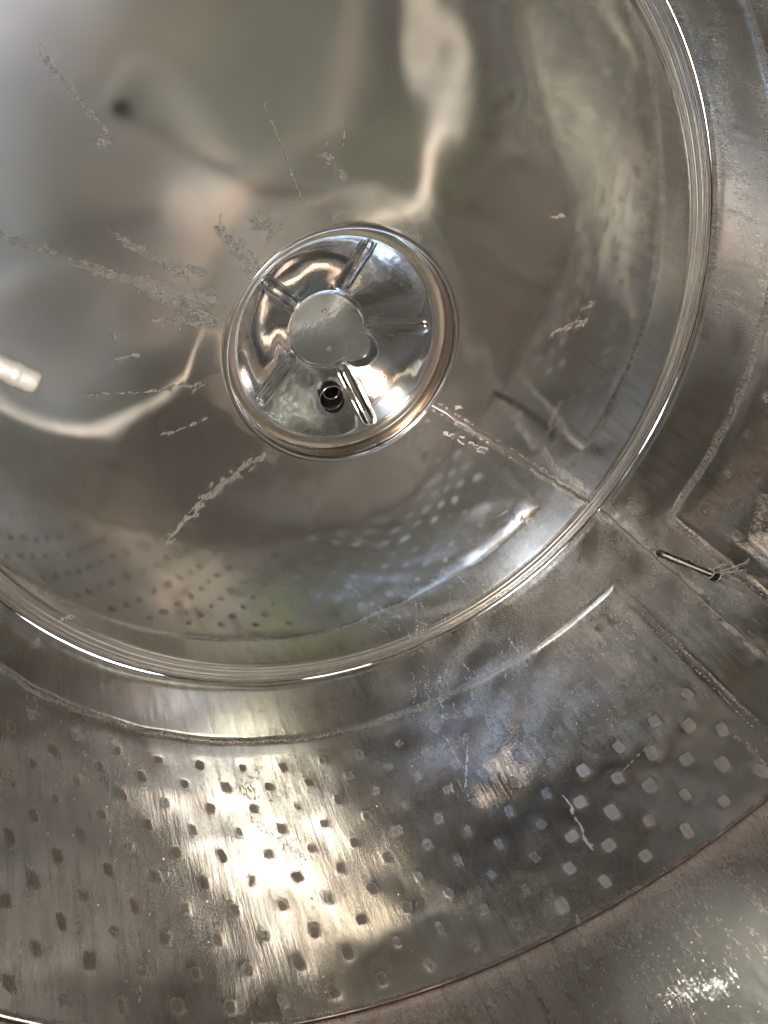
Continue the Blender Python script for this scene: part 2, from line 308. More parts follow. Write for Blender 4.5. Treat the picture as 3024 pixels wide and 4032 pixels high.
# marks are given where they lie on the steel: roof x,y in metres; wall degrees, z
ROOF_MARKS = [
    ('L', 0.002, 0.007, 0.765, [(-0.7012, 0.3229), (-0.6569, 0.3043), (-0.6115, 0.2835)]),
    ('L', 0.0016, 0.0024, 0.7915060036786661, [(-0.6856, 0.3161), (-0.6807, 0.3149), (-0.6769, 0.3112)]),
    ('L', 0.0016, 0.0024, 0.6370460281086581, [(-0.6834, 0.3138), (-0.6793, 0.3107), (-0.6743, 0.3073)]),
    ('L', 0.0016, 0.0024, 0.7631145494133154, [(-0.6793, 0.3131), (-0.6716, 0.3083), (-0.6613, 0.3045)]),
    ('L', 0.0016, 0.0024, 0.9316198397006357, [(-0.6989, 0.3208), (-0.6837, 0.318), (-0.6732, 0.3097)]),
    ('L', 0.0016, 0.0024, 0.6761949452272984, [(-0.6633, 0.3047), (-0.6561, 0.3014), (-0.6473, 0.2988)]),
    ('L', 0.0016, 0.0024, 0.6743371757318575, [(-0.6579, 0.3094), (-0.6514, 0.3044), (-0.643, 0.3011)]),
    ('L', 0.0016, 0.0024, 0.6568377264213967, [(-0.6767, 0.3116), (-0.6647, 0.3066), (-0.6548, 0.3018)]),
    ('L', 0.0016, 0.0024, 0.9819404162258281, [(-0.6798, 0.3096), (-0.6753, 0.305), (-0.6698, 0.305)]),
    ('L', 0.0016, 0.0024, 0.7498640077665292, [(-0.7011, 0.3256), (-0.6979, 0.3254), (-0.6901, 0.3232)]),
    ('L', 0.0016, 0.0024, 0.713225920116405, [(-0.694, 0.3218), (-0.6866, 0.3188), (-0.6784, 0.3174)]),
    ('L', 0.0016, 0.0024, 0.568401564998951, [(-0.6805, 0.3177), (-0.6756, 0.3163), (-0.6714, 0.3135)]),
    ('L', 0.004, 0.013, 0.9, [(-0.5851, 0.2761), (-0.5358, 0.2564), (-0.4844, 0.234), (-0.4387, 0.202), (-0.3786, 0.1676), (-0.3328, 0.1425)]),
    ('L', 0.0016, 0.0024, 0.764992883360369, [(-0.4824, 0.2289), (-0.4669, 0.2173), (-0.4491, 0.2081)]),
    ('L', 0.0016, 0.0024, 0.6590751058351599, [(-0.5379, 0.2637), (-0.5162, 0.2555), (-0.4933, 0.2454)]),
    ('L', 0.0016, 0.0024, 0.7313329296800483, [(-0.5487, 0.262), (-0.5312, 0.2567), (-0.5152, 0.2463)]),
    ('L', 0.0016, 0.0024, 0.701465313012094, [(-0.376, 0.1683), (-0.3499, 0.1557), (-0.3297, 0.1471)]),
    ('L', 0.0016, 0.0024, 0.9652599832153457, [(-0.4496, 0.1973), (-0.4117, 0.1766), (-0.3761, 0.1556)]),
    ('L', 0.0016, 0.0024, 0.5772174003834721, [(-0.357, 0.1736), (-0.3461, 0.1686), (-0.334, 0.1637)]),
    ('L', 0.0016, 0.0024, 0.5558996247090702, [(-0.5593, 0.2628), (-0.5321, 0.2526), (-0.5043, 0.2412)]),
    ('L', 0.0016, 0.0024, 0.9512875121315375, [(-0.3799, 0.1744), (-0.3679, 0.167), (-0.3569, 0.1596)]),
    ('L', 0.0016, 0.0024, 0.8236563168343214, [(-0.4155, 0.1831), (-0.3882, 0.1681), (-0.3647, 0.1544)]),
    ('L', 0.0016, 0.0024, 0.9043243671913098, [(-0.5634, 0.2707), (-0.5447, 0.2611), (-0.525, 0.2512)]),
    ('L', 0.0016, 0.0024, 0.7806135918931181, [(-0.5236, 0.2494), (-0.5079, 0.243), (-0.4915, 0.2331)]),
    ('L', 0.0016, 0.0024, 0.6253196356238524, [(-0.4932, 0.2389), (-0.4622, 0.218), (-0.4307, 0.1956)]),
    ('L', 0.0016, 0.0024, 0.5525029558066051, [(-0.381, 0.1767), (-0.3652, 0.168), (-0.3549, 0.1593)]),
    ('L', 0.0016, 0.0024, 0.9936121410785401, [(-0.528, 0.2424), (-0.5022, 0.2316), (-0.4799, 0.2177)]),
    ('L', 0.0016, 0.0024, 0.9403867395818046, [(-0.4481, 0.2173), (-0.4181, 0.1988), (-0.3832, 0.1792)]),
    ('L', 0.0016, 0.0024, 0.9140600169446531, [(-0.4112, 0.1828), (-0.3782, 0.1633), (-0.3541, 0.1512)]),
    ('L', 0.0016, 0.0024, 0.9712846354166301, [(-0.5542, 0.2666), (-0.5189, 0.2523), (-0.4843, 0.2367)]),
    ('L', 0.0016, 0.0024, 0.978999594556384, [(-0.5562, 0.2625), (-0.5266, 0.2524), (-0.4989, 0.2385)]),
    ('L', 0.0016, 0.0024, 0.8432002318323315, [(-0.5642, 0.257), (-0.5394, 0.2464), (-0.5126, 0.2352)]),
    ('L', 0.0016, 0.0024, 0.6893544555859845, [(-0.4443, 0.1945), (-0.4105, 0.1745), (-0.3733, 0.157)]),
    ('L', 0.01, 0.016, 0.558, [(-0.4555, 0.2249), (-0.3731, 0.2014), (-0.307, 0.1681)]),
    ('L', 0.0016, 0.0024, 0.6776970725300221, [(-0.4319, 0.2071), (-0.4189, 0.2064), (-0.4045, 0.2039)]),
    ('L', 0.0016, 0.0024, 0.5804723836942609, [(-0.399, 0.2123), (-0.3921, 0.2083), (-0.3851, 0.2086)]),
    ('L', 0.0016, 0.0024, 0.9677099366827333, [(-0.3258, 0.1732), (-0.3074, 0.1653), (-0.3072, 0.1657)]),
    ('L', 0.0016, 0.0024, 0.9816824186021312, [(-0.3335, 0.1843), (-0.3161, 0.1784), (-0.3064, 0.1712)]),
    ('L', 0.0016, 0.0024, 0.9966455075107671, [(-0.4259, 0.208), (-0.4104, 0.2034), (-0.3938, 0.1985)]),
    ('L', 0.0016, 0.0024, 0.8756679307389548, [(-0.421, 0.209), (-0.396, 0.2051), (-0.375, 0.1958)]),
    ('L', 0.0016, 0.0024, 0.6652317276721934, [(-0.3781, 0.2007), (-0.3654, 0.1926), (-0.3516, 0.1885)]),
    ('L', 0.0016, 0.0024, 0.6186308926986076, [(-0.4021, 0.213), (-0.3805, 0.2109), (-0.3621, 0.2047)]),
    ('L', 0.0016, 0.0024, 0.9214705944324943, [(-0.4392, 0.2217), (-0.4167, 0.2153), (-0.3951, 0.2091)]),
    ('L', 0.0016, 0.0024, 0.9602817629318978, [(-0.3151, 0.1881), (-0.3008, 0.1847), (-0.2989, 0.184)]),
    ('L', 0.0016, 0.0024, 0.8478776057508979, [(-0.4156, 0.2195), (-0.3961, 0.2156), (-0.3746, 0.2111)]),
    ('L', 0.0016, 0.0024, 0.8221066254754134, [(-0.4171, 0.2101), (-0.3925, 0.2033), (-0.3725, 0.194)]),
    ('L', 0.0016, 0.0024, 0.6624437273855196, [(-0.3846, 0.1946), (-0.3651, 0.1843), (-0.3442, 0.1747)]),
    ('L', 0.006, 0.012, 0.522, [(-0.3878, 0.2566), (-0.3298, 0.2174), (-0.2843, 0.1616)]),
    ('L', 0.0016, 0.0024, 0.9297355726492225, [(-0.37, 0.2473), (-0.3625, 0.2459), (-0.3591, 0.2402)]),
    ('L', 0.0016, 0.0024, 0.9505730728230729, [(-0.3256, 0.2129), (-0.3164, 0.2013), (-0.3059, 0.1898)]),
    ('L', 0.0016, 0.0024, 0.6844474017764031, [(-0.3171, 0.1983), (-0.3075, 0.1814), (-0.2926, 0.1692)]),
    ('L', 0.0016, 0.0024, 0.6741752881490316, [(-0.3301, 0.1962), (-0.3169, 0.1832), (-0.3075, 0.1672)]),
    ('L', 0.0016, 0.0024, 0.6792160652880628, [(-0.3208, 0.1923), (-0.313, 0.1838), (-0.3042, 0.1751)]),
    ('L', 0.0016, 0.0024, 0.9698783510485307, [(-0.3011, 0.1824), (-0.2953, 0.1764), (-0.2895, 0.1706)]),
    ('L', 0.0016, 0.0024, 0.6013018266029155, [(-0.3246, 0.2051), (-0.3109, 0.1912), (-0.2994, 0.1754)]),
    ('L', 0.0016, 0.0024, 0.873227029562899, [(-0.2885, 0.1837), (-0.2815, 0.176), (-0.2763, 0.1692)]),
    ('L', 0.0016, 0.0024, 0.9955491797854021, [(-0.3862, 0.259), (-0.3764, 0.2484), (-0.3618, 0.2397)]),
    ('L', 0.0016, 0.0024, 0.8669439756460994, [(-0.3778, 0.2445), (-0.3727, 0.2376), (-0.3617, 0.2362)]),
    ('L', 0.0016, 0.0024, 0.9272911978236894, [(-0.3194, 0.2114), (-0.3091, 0.1942), (-0.2969, 0.1795)]),
    ('L', 0.0016, 0.0024, 0.7048332961101972, [(-0.3083, 0.2046), (-0.3037, 0.2006), (-0.2997, 0.1958)]),
    ('L', 0.002, 0.006, 0.558, [(-0.579, 0.1856), (-0.52, 0.1664), (-0.4611, 0.1503), (-0.4153, 0.1293), (-0.3793, 0.1103)]),
    ('L', 0.0016, 0.0024, 0.879079259520227, [(-0.5105, 0.1635), (-0.4826, 0.1586), (-0.4539, 0.1498)]),
    ('L', 0.0016, 0.0024, 0.7586863265021702, [(-0.4002, 0.1274), (-0.3872, 0.1187), (-0.3766, 0.1158)]),
    ('L', 0.0016, 0.0024, 0.9525953288024528, [(-0.5111, 0.1648), (-0.4903, 0.1577), (-0.4698, 0.1527)]),
    ('L', 0.0016, 0.0024, 0.5602927202154848, [(-0.4824, 0.1592), (-0.4504, 0.1476), (-0.423, 0.135)]),
    ('L', 0.0016, 0.0024, 0.7054891986231411, [(-0.4927, 0.1599), (-0.4631, 0.1506), (-0.4391, 0.1403)]),
    ('L', 0.0016, 0.0024, 0.7146192055699668, [(-0.446, 0.1417), (-0.4255, 0.1338), (-0.4096, 0.1242)]),
    ('L', 0.0016, 0.0024, 0.5731460473866149, [(-0.4117, 0.1274), (-0.403, 0.1219), (-0.3951, 0.1167)]),
    ('L', 0.0016, 0.0024, 0.5757748528036498, [(-0.4205, 0.1297), (-0.4016, 0.116), (-0.3804, 0.1063)]),
    ('L', 0.0016, 0.0024, 0.5511944257166882, [(-0.4851, 0.1575), (-0.4527, 0.1504), (-0.429, 0.136)]),
    ('L', 0.0016, 0.0024, 0.6775864741912275, [(-0.472, 0.1557), (-0.4437, 0.1456), (-0.4179, 0.1345)]),
    ('L', 0.0016, 0.0024, 0.78295161490347, [(-0.4126, 0.1314), (-0.3935, 0.1186), (-0.3778, 0.1117)]),
    ('L', 0.0016, 0.0024, 0.5790056501524891, [(-0.4973, 0.1586), (-0.4847, 0.1555), (-0.472, 0.1523)]),
    ('L', 0.0016, 0.0024, 0.581680705925861, [(-0.4929, 0.1625), (-0.4793, 0.159), (-0.4653, 0.1568)]),
    ('L', 0.0016, 0.0024, 0.7861367342108867, [(-0.4006, 0.1227), (-0.3901, 0.1195), (-0.3808, 0.1159)]),
    ('L', 0.0016, 0.0024, 0.9809550506188146, [(-0.4727, 0.1504), (-0.4574, 0.1456), (-0.4443, 0.1404)]),
    ('L', 0.0016, 0.0024, 0.6922446844548698, [(-0.444, 0.1414), (-0.4208, 0.1318), (-0.4018, 0.1224)]),
    ('L', 0.004, 0.009, 0.558, [(-0.5421, 0.1795), (-0.477, 0.1597), (-0.4012, 0.1431)]),
    ('L', 0.0016, 0.0024, 0.6294220745456868, [(-0.5243, 0.1728), (-0.5105, 0.1699), (-0.4997, 0.1641)]),
    ('L', 0.0016, 0.0024, 0.6502838050039494, [(-0.5351, 0.1843), (-0.516, 0.1785), (-0.4973, 0.1715)]),
    ('L', 0.0016, 0.0024, 0.5749302154993605, [(-0.5203, 0.1688), (-0.5007, 0.1645), (-0.4815, 0.1589)]),
    ('L', 0.0016, 0.0024, 0.8569763746834153, [(-0.5416, 0.1777), (-0.5288, 0.1717), (-0.5089, 0.1683)]),
    ('L', 0.0016, 0.0024, 0.7244106630700639, [(-0.5429, 0.177), (-0.5396, 0.1774), (-0.5286, 0.1755)]),
    ('L', 0.0016, 0.0024, 0.6929736005559649, [(-0.5224, 0.1751), (-0.5159, 0.1726), (-0.5137, 0.1697)]),
    ('L', 0.0016, 0.0024, 0.7457889466985985, [(-0.4657, 0.1524), (-0.445, 0.1481), (-0.4233, 0.1406)]),
    ('L', 0.0016, 0.0024, 0.9450161226055359, [(-0.4595, 0.149), (-0.4395, 0.1456), (-0.4178, 0.1411)]),
    ('L', 0.0016, 0.0024, 0.6057646458785453, [(-0.4726, 0.1571), (-0.4535, 0.1542), (-0.4381, 0.1499)]),
    ('L', 0.0016, 0.0024, 0.711953762313471, [(-0.437, 0.1531), (-0.4285, 0.153), (-0.4223, 0.1524)]),
    ('L', 0.0016, 0.0024, 0.7065248655513866, [(-0.5164, 0.1678), (-0.5014, 0.1621), (-0.4842, 0.157)]),
    ('L', 0.0016, 0.0024, 0.6341225568002146, [(-0.4891, 0.1582), (-0.4705, 0.1537), (-0.4499, 0.1523)]),
    ('L', 0.0016, 0.0024, 0.9176946975113298, [(-0.4645, 0.1681), (-0.4543, 0.1669), (-0.4479, 0.1642)]),
    ('L', 0.003, 0.005, 0.63, [(-0.4243, 0.134), (-0.3838, 0.1053)]),
    ('L', 0.0016, 0.0024, 0.651155595204934, [(-0.3944, 0.1119), (-0.391, 0.1093), (-0.3883, 0.1042)]),
    ('L', 0.0016, 0.0024, 0.7070562166673398, [(-0.396, 0.1136), (-0.3945, 0.1118), (-0.3915, 0.1113)]),
    ('L', 0.0016, 0.0024, 0.593246771588172, [(-0.4063, 0.1178), (-0.3988, 0.1183), (-0.3957, 0.1148)]),
    ('L', 0.0016, 0.0024, 0.9327130376644721, [(-0.3939, 0.1101), (-0.3911, 0.109), (-0.3886, 0.1066)]),
    ('L', 0.0016, 0.0024, 0.9630515539203119, [(-0.4032, 0.1174), (-0.3981, 0.1135), (-0.3894, 0.1113)]),
    ('L', 0.0016, 0.0024, 0.8380485122092893, [(-0.421, 0.1346), (-0.4186, 0.1324), (-0.4174, 0.1295)]),
    ('L', 0.0016, 0.0024, 0.6208870040700181, [(-0.4157, 0.1282), (-0.4153, 0.1259), (-0.4146, 0.1248)]),
    ('L', 0.0016, 0.0024, 0.7933318181663297, [(-0.3953, 0.1161), (-0.3901, 0.1125), (-0.3816, 0.1095)]),
    ('L', 0.003, 0.006, 0.558, [(-0.8464, 0.0312), (-0.8078, 0.0448), (-0.7645, 0.0481), (-0.7233, 0.0499), (-0.685, 0.0519)]),
    ('L', 0.0016, 0.0024, 0.8959518677911755, [(-0.8452, 0.0374), (-0.834, 0.0415), (-0.8208, 0.0451)]),
    ('L', 0.0016, 0.0024, 0.9479136893556569, [(-0.8262, 0.0363), (-0.8069, 0.0428), (-0.7847, 0.0458)]),
    ('L', 0.0016, 0.0024, 0.5643511456962285, [(-0.8035, 0.0493), (-0.7845, 0.0493), (-0.7634, 0.05)]),
    ('L', 0.0016, 0.0024, 0.6975667412973208, [(-0.8232, 0.037), (-0.8049, 0.0423), (-0.7837, 0.0447)]),
    ('L', 0.0016, 0.0024, 0.8868392828656022, [(-0.7134, 0.0471), (-0.6943, 0.0484), (-0.6851, 0.0508)]),
    ('L', 0.0016, 0.0024, 0.6212637031254895, [(-0.7144, 0.0478), (-0.6933, 0.0481), (-0.6852, 0.0491)]),
    ('L', 0.0016, 0.0024, 0.7609539309272115, [(-0.7757, 0.0452), (-0.7656, 0.0463), (-0.7556, 0.0464)]),
    ('L', 0.0016, 0.0024, 0.9209557289386935, [(-0.7514, 0.049), (-0.7384, 0.0486), (-0.7253, 0.0494)]),
    ('L', 0.0016, 0.0024, 0.7385511089890091, [(-0.8454, 0.0311), (-0.8353, 0.0342), (-0.821, 0.0408)]),
    ('L', 0.0016, 0.0024, 0.9674300061620191, [(-0.7998, 0.044), (-0.7868, 0.0433), (-0.7716, 0.046)]),
    ('L', 0.0016, 0.0024, 0.8973375485753889, [(-0.7868, 0.0426), (-0.7728, 0.0435), (-0.7587, 0.0436)]),
    ('L', 0.0016, 0.0024, 0.7747036164631149, [(-0.8454, 0.0317), (-0.8271, 0.0376), (-0.8079, 0.043)]),
    ('L', 0.0016, 0.0024, 0.9646177770721186, [(-0.7031, 0.0514), (-0.6831, 0.0513), (-0.6861, 0.0515)]),
    ('L', 0.0016, 0.0024, 0.6651358948449838, [(-0.7264, 0.048), (-0.7043, 0.0487), (-0.6841, 0.0509)]),
    ('L', 0.0016, 0.0024, 0.9371949078174706, [(-0.7967, 0.0451), (-0.7886, 0.0468), (-0.7806, 0.0468)]),
    ('L', 0.0016, 0.0024, 0.7816267969332495, [(-0.8148, 0.045), (-0.7907, 0.0459), (-0.7663, 0.0505)]),
    ('L', 0.006, 0.01, 0.45, [(-0.6959, 0.0759), (-0.669, 0.0635)]),
    ('L', 0.0016, 0.0024, 0.864238382027573, [(-0.6873, 0.0806), (-0.6855, 0.0785), (-0.6848, 0.0758)]),
    ('L', 0.0016, 0.0024, 0.7181047428141986, [(-0.6906, 0.0687), (-0.6875, 0.069), (-0.6848, 0.0665)]),
    ('L', 0.0016, 0.0024, 0.7518759696176407, [(-0.6731, 0.0724), (-0.6726, 0.0679), (-0.6704, 0.0693)]),
    ('L', 0.0016, 0.0024, 0.9738007597360753, [(-0.6808, 0.0665), (-0.679, 0.0643), (-0.6761, 0.0632)]),
    ('L', 0.0016, 0.0024, 0.7149687583527362, [(-0.6923, 0.0721), (-0.6902, 0.0727), (-0.6893, 0.0719)]),
    ('L', 0.0016, 0.0024, 0.7597602572402004, [(-0.6742, 0.0616), (-0.6743, 0.0604), (-0.6734, 0.0593)]),
    ('L', 0.0016, 0.0024, 0.7956349211383856, [(-0.6865, 0.0695), (-0.6847, 0.0675), (-0.6817, 0.0668)]),
    ('L', 0.0028, 0.0035, 0.9, [(-0.3896, 0.3754), (-0.3729, 0.3567), (-0.3546, 0.3338)]),
    ('L', 0.002, 0.004, 0.7, [(-0.3829, 0.4775), (-0.3263, 0.4265), (-0.2833, 0.385), (-0.2462, 0.3353), (-0.208, 0.2987)]),
    ('L', 0.004, 0.003, 0.75, [(-0.2083, 0.3166), (-0.1981, 0.2934)]),
    ('L', 0.005, 0.005, 0.63, [(-0.4307, 0.3257), (-0.4106, 0.343)]),
    ('L', 0.0016, 0.0024, 0.6084101859188856, [(-0.4256, 0.329), (-0.4235, 0.3318), (-0.4257, 0.3371)]),
    ('L', 0.0016, 0.0024, 0.8618149231581069, [(-0.4306, 0.3258), (-0.4309, 0.3272), (-0.4286, 0.3268)]),
    ('L', 0.0016, 0.0024, 0.6269288511892913, [(-0.4136, 0.3394), (-0.4115, 0.3419), (-0.4113, 0.3437)]),
    ('L', 0.0016, 0.0024, 0.8090942738103144, [(-0.4292, 0.3245), (-0.4271, 0.3271), (-0.4245, 0.3289)]),
    ('L', 0.0016, 0.0024, 0.8178717591900719, [(-0.4137, 0.3376), (-0.4117, 0.3386), (-0.4143, 0.3417)]),
    ('L', 0.0016, 0.0024, 0.7124187028396074, [(-0.4129, 0.3402), (-0.4125, 0.3438), (-0.4108, 0.3427)]),
    ('L', 0.0016, 0.0024, 0.7998312904515537, [(-0.4195, 0.3385), (-0.4171, 0.3398), (-0.4146, 0.3413)]),
    ('L', 0.006, 0.012, 0.855, [(0.0466, 0.3307), (0.0313, 0.3797), (0.0223, 0.4384)]),
    ('L', 0.0016, 0.0024, 0.9386984268024043, [(0.0237, 0.4083), (0.0224, 0.4204), (0.0189, 0.4296)]),
    ('L', 0.0016, 0.0024, 0.6595933456733936, [(0.0381, 0.361), (0.0378, 0.3731), (0.0327, 0.3846)]),
    ('L', 0.0016, 0.0024, 0.7661447469071587, [(0.0336, 0.3996), (0.0345, 0.4116), (0.0313, 0.4208)]),
    ('L', 0.0016, 0.0024, 0.668697191000075, [(0.0432, 0.3403), (0.04, 0.3487), (0.0376, 0.359)]),
    ('L', 0.0016, 0.0024, 0.7544209855422199, [(0.0292, 0.3508), (0.0239, 0.3662), (0.0181, 0.3756)]),
    ('L', 0.0016, 0.0024, 0.6836651964958956, [(0.0509, 0.3554), (0.05, 0.3706), (0.0484, 0.384)]),
    ('L', 0.0016, 0.0024, 0.9921735902557864, [(0.0345, 0.3573), (0.035, 0.3653), (0.0331, 0.3695)]),
    ('L', 0.0016, 0.0024, 0.7065374982415551, [(0.0298, 0.3718), (0.0297, 0.3859), (0.0289, 0.401)]),
    ('L', 0.0016, 0.0024, 0.5781401115238897, [(0.0336, 0.3896), (0.0288, 0.397), (0.0304, 0.4129)]),
    ('L', 0.0016, 0.0024, 0.6442900348806715, [(0.0307, 0.3657), (0.0297, 0.3698), (0.0277, 0.373)]),
    ('L', 0.011, 0.008, 0.8280000000000001, [(0.0227, 0.4214), (0.0133, 0.4958), (0.0134, 0.5598)]),
    ('L', 0.0016, 0.0024, 0.6107825993870436, [(0.0142, 0.5118), (0.0149, 0.5238), (0.0157, 0.5408)]),
    ('L', 0.0016, 0.0024, 0.58010036596336, [(0.0017, 0.524), (0.0036, 0.532), (0.0019, 0.538)]),
    ('L', 0.0016, 0.0024, 0.7117561953581243, [(0.0153, 0.4507), (0.0111, 0.4679), (0.0077, 0.4849)]),
    ('L', 0.0016, 0.0024, 0.9195544357994536, [(0.004, 0.543), (0.0055, 0.55), (0.0037, 0.56)]),
    ('L', 0.0016, 0.0024, 0.6082184148840725, [(0.0113, 0.5029), (0.0064, 0.518), (0.01, 0.5339)]),
    ('L', 0.0016, 0.0024, 0.6701536133313717, [(0.0177, 0.5007), (0.0174, 0.5087), (0.0181, 0.5167)]),
    ('L', 0.0016, 0.0024, 0.9040388609508059, [(0.0265, 0.4342), (0.0239, 0.4504), (0.0211, 0.4655)]),
    ('L', 0.0016, 0.0024, 0.7573879417980143, [(0.0184, 0.4246), (0.019, 0.4466), (0.015, 0.4638)]),
    ('L', 0.0016, 0.0024, 0.7610780830353238, [(0.0213, 0.4955), (0.0169, 0.5067), (0.0235, 0.5235)]),
    ('L', 0.0016, 0.0024, 0.657138826710795, [(0.0226, 0.4224), (0.0209, 0.4245), (0.0175, 0.4336)]),
    ('L', 0.0016, 0.0024, 0.8380836740426798, [(0.0107, 0.4869), (0.0097, 0.4989), (0.0105, 0.5139)]),
    ('L', 0.007, 0.002, 0.765, [(0.0142, 0.5648), (0.0131, 0.6049), (0.0161, 0.6648)]),
    ('L', 0.0016, 0.0024, 0.7272752076437201, [(0.0154, 0.6278), (0.0164, 0.6458), (0.0192, 0.6607)]),
    ('L', 0.0016, 0.0024, 0.5758525513624557, [(0.0157, 0.5908), (0.0148, 0.6008), (0.0163, 0.6168)]),
    ('L', 0.0016, 0.0024, 0.8576362155858267, [(0.0122, 0.5879), (0.0079, 0.5949), (0.01, 0.5989)]),
    ('L', 0.0016, 0.0024, 0.7378185539973776, [(0.029, 0.6313), (0.025, 0.6435), (0.0286, 0.6524)]),
    ('L', 0.0016, 0.0024, 0.7146878683726436, [(0.0193, 0.5907), (0.0183, 0.6037), (0.016, 0.6178)]),
    ('L', 0.0016, 0.0024, 0.854089182820746, [(0.0164, 0.5998), (0.0148, 0.6128), (0.0162, 0.6318)]),
    ('L', 0.0016, 0.0024, 0.5925124750595647, [(0.0192, 0.6337), (0.0208, 0.6527), (0.0219, 0.6636)]),
    ('L', 0.0016, 0.0024, 0.8003462463583246, [(0.0085, 0.6209), (0.0095, 0.6269), (0.0066, 0.632)]),
    ('L', 0.0016, 0.0024, 0.6810389189737751, [(0.0136, 0.6489), (0.0094, 0.6549), (0.0118, 0.6599)]),
    ('L', 0.002, 0.004, 0.7, [(-0.1873, 0.4452), (-0.1573, 0.3991), (-0.1392, 0.3514)]),
    ('L', 0.014, 0.02, 0.423, [(-0.4264, 0.0219), (-0.336, 0.0257), (-0.2843, 0.0313)]),
    ('L', 0.0016, 0.0024, 0.6597254033710144, [(-0.3987, 0.0155), (-0.3906, 0.0182), (-0.3817, 0.0162)]),
    ('L', 0.0016, 0.0024, 0.7550807902027836, [(-0.3957, 0.0154), (-0.3736, 0.0183), (-0.3474, 0.0207)]),
    ('L', 0.0016, 0.0024, 0.9478593876768817, [(-0.3231, 0.0239), (-0.315, 0.0247), (-0.3049, 0.026)]),
    ('L', 0.0016, 0.0024, 0.9536799754647136, [(-0.3138, 0.0276), (-0.3057, 0.0281), (-0.2996, 0.0291)]),
    ('L', 0.0016, 0.0024, 0.9504965866480866, [(-0.3347, 0.0299), (-0.3253, 0.0335), (-0.3103, 0.0325)]),
    ('L', 0.0016, 0.0024, 0.7890667753241096, [(-0.3801, 0.026), (-0.3671, 0.0262), (-0.3538, 0.0287)]),
    ('L', 0.0016, 0.0024, 0.9694028998279639, [(-0.38, 0.0057), (-0.355, 0.0048), (-0.3319, 0.0068)]),
    ('L', 0.0016, 0.0024, 0.7738108764135627, [(-0.3908, 0.031), (-0.3715, 0.0332), (-0.3542, 0.0354)]),
    ('L', 0.0016, 0.0024, 0.5796295745647112, [(-0.3449, 0.0086), (-0.3258, 0.0101), (-0.3118, 0.0123)]),
    ('L', 0.0016, 0.0024, 0.6829764785939065, [(-0.358, 0.0271), (-0.3356, 0.0312), (-0.3205, 0.031)]),
    ('L', 0.0016, 0.0024, 0.7443958383897699, [(-0.3291, 0.0435), (-0.3149, 0.0442), (-0.2996, 0.0452)]),
    ('L', 0.0016, 0.0024, 0.9528433283091119, [(-0.3178, 0.0115), (-0.3077, 0.0135), (-0.2946, 0.0159)]),
    ('L', 0.012, 0.02, 0.396, [(-0.379, -0.0552), (-0.337, -0.0582)]),
    ('L', 0.0016, 0.0024, 0.6662329105972211, [(-0.3671, -0.0662), (-0.3617, -0.0676), (-0.3547, -0.067)]),
    ('L', 0.0016, 0.0024, 0.5719483812579943, [(-0.3595, -0.0501), (-0.3554, -0.0504), (-0.3521, -0.0524)]),
    ('L', 0.0016, 0.0024, 0.807164293993776, [(-0.3578, -0.0613), (-0.3535, -0.0628), (-0.3486, -0.0616)]),
    ('L', 0.0016, 0.0024, 0.9871804161498337, [(-0.3634, -0.0516), (-0.3583, -0.0518), (-0.3573, -0.0512)]),
    ('L', 0.0016, 0.0024, 0.853002306515714, [(-0.3591, -0.0595), (-0.3591, -0.0594), (-0.3552, -0.0588)]),
    ('L', 0.0016, 0.0024, 0.777093981080029, [(-0.3627, -0.0624), (-0.3569, -0.0606), (-0.3545, -0.0625)]),
    ('L', 0.0016, 0.0024, 0.6082368951685134, [(-0.3565, -0.057), (-0.355, -0.0595), (-0.3514, -0.0568)]),
    ('L', 0.01, 0.012, 0.45, [(-0.3865, -0.0343), (-0.3504, -0.0501)]),
    ('L', 0.0016, 0.0024, 0.815174475126536, [(-0.357, -0.0465), (-0.3574, -0.0509), (-0.3506, -0.049)]),
    ('L', 0.0016, 0.0024, 0.6213355272005134, [(-0.3721, -0.0465), (-0.3642, -0.0455), (-0.3619, -0.0477)]),
    ('L', 0.0016, 0.0024, 0.6191161128357301, [(-0.3797, -0.0319), (-0.3754, -0.0347), (-0.3721, -0.0375)]),
    ('L', 0.0016, 0.0024, 0.5503660754965829, [(-0.3741, -0.0381), (-0.3689, -0.0391), (-0.3637, -0.0407)]),
    ('L', 0.0016, 0.0024, 0.7019431632335633, [(-0.3844, -0.0347), (-0.3802, -0.0369), (-0.3751, -0.0379)]),
    ('L', 0.0016, 0.0024, 0.8835500283393866, [(-0.3818, -0.041), (-0.3776, -0.0427), (-0.3723, -0.0446)]),
    ('L', 0.0016, 0.0024, 0.6477554855284469, [(-0.3601, -0.0459), (-0.3566, -0.0496), (-0.3523, -0.0512)]),
    ('L', 0.012, 0.012, 0.405, [(-0.3824, -0.2429), (-0.3545, -0.2468)]),
    ('L', 0.0016, 0.0024, 0.7887827899572928, [(-0.3704, -0.2502), (-0.3688, -0.2509), (-0.3676, -0.2491)]),
    ('L', 0.0016, 0.0024, 0.898266537777386, [(-0.3745, -0.2404), (-0.3703, -0.2394), (-0.3673, -0.2422)]),
    ('L', 0.0016, 0.0024, 0.8031547272820891, [(-0.3749, -0.2398), (-0.3723, -0.2401), (-0.3682, -0.241)]),
    ('L', 0.0016, 0.0024, 0.577529653779217, [(-0.3634, -0.2464), (-0.3631, -0.245), (-0.3601, -0.2476)]),
    ('L', 0.0016, 0.0024, 0.9052709246869346, [(-0.3624, -0.237), (-0.3592, -0.2364), (-0.3569, -0.2381)]),
    ('L', 0.0016, 0.0024, 0.9336879509358308, [(-0.3604, -0.2541), (-0.3613, -0.2529), (-0.3603, -0.2543)]),
    ('L', 0.0016, 0.0024, 0.8998874517000615, [(-0.3807, -0.2418), (-0.3787, -0.2431), (-0.3749, -0.2434)]),
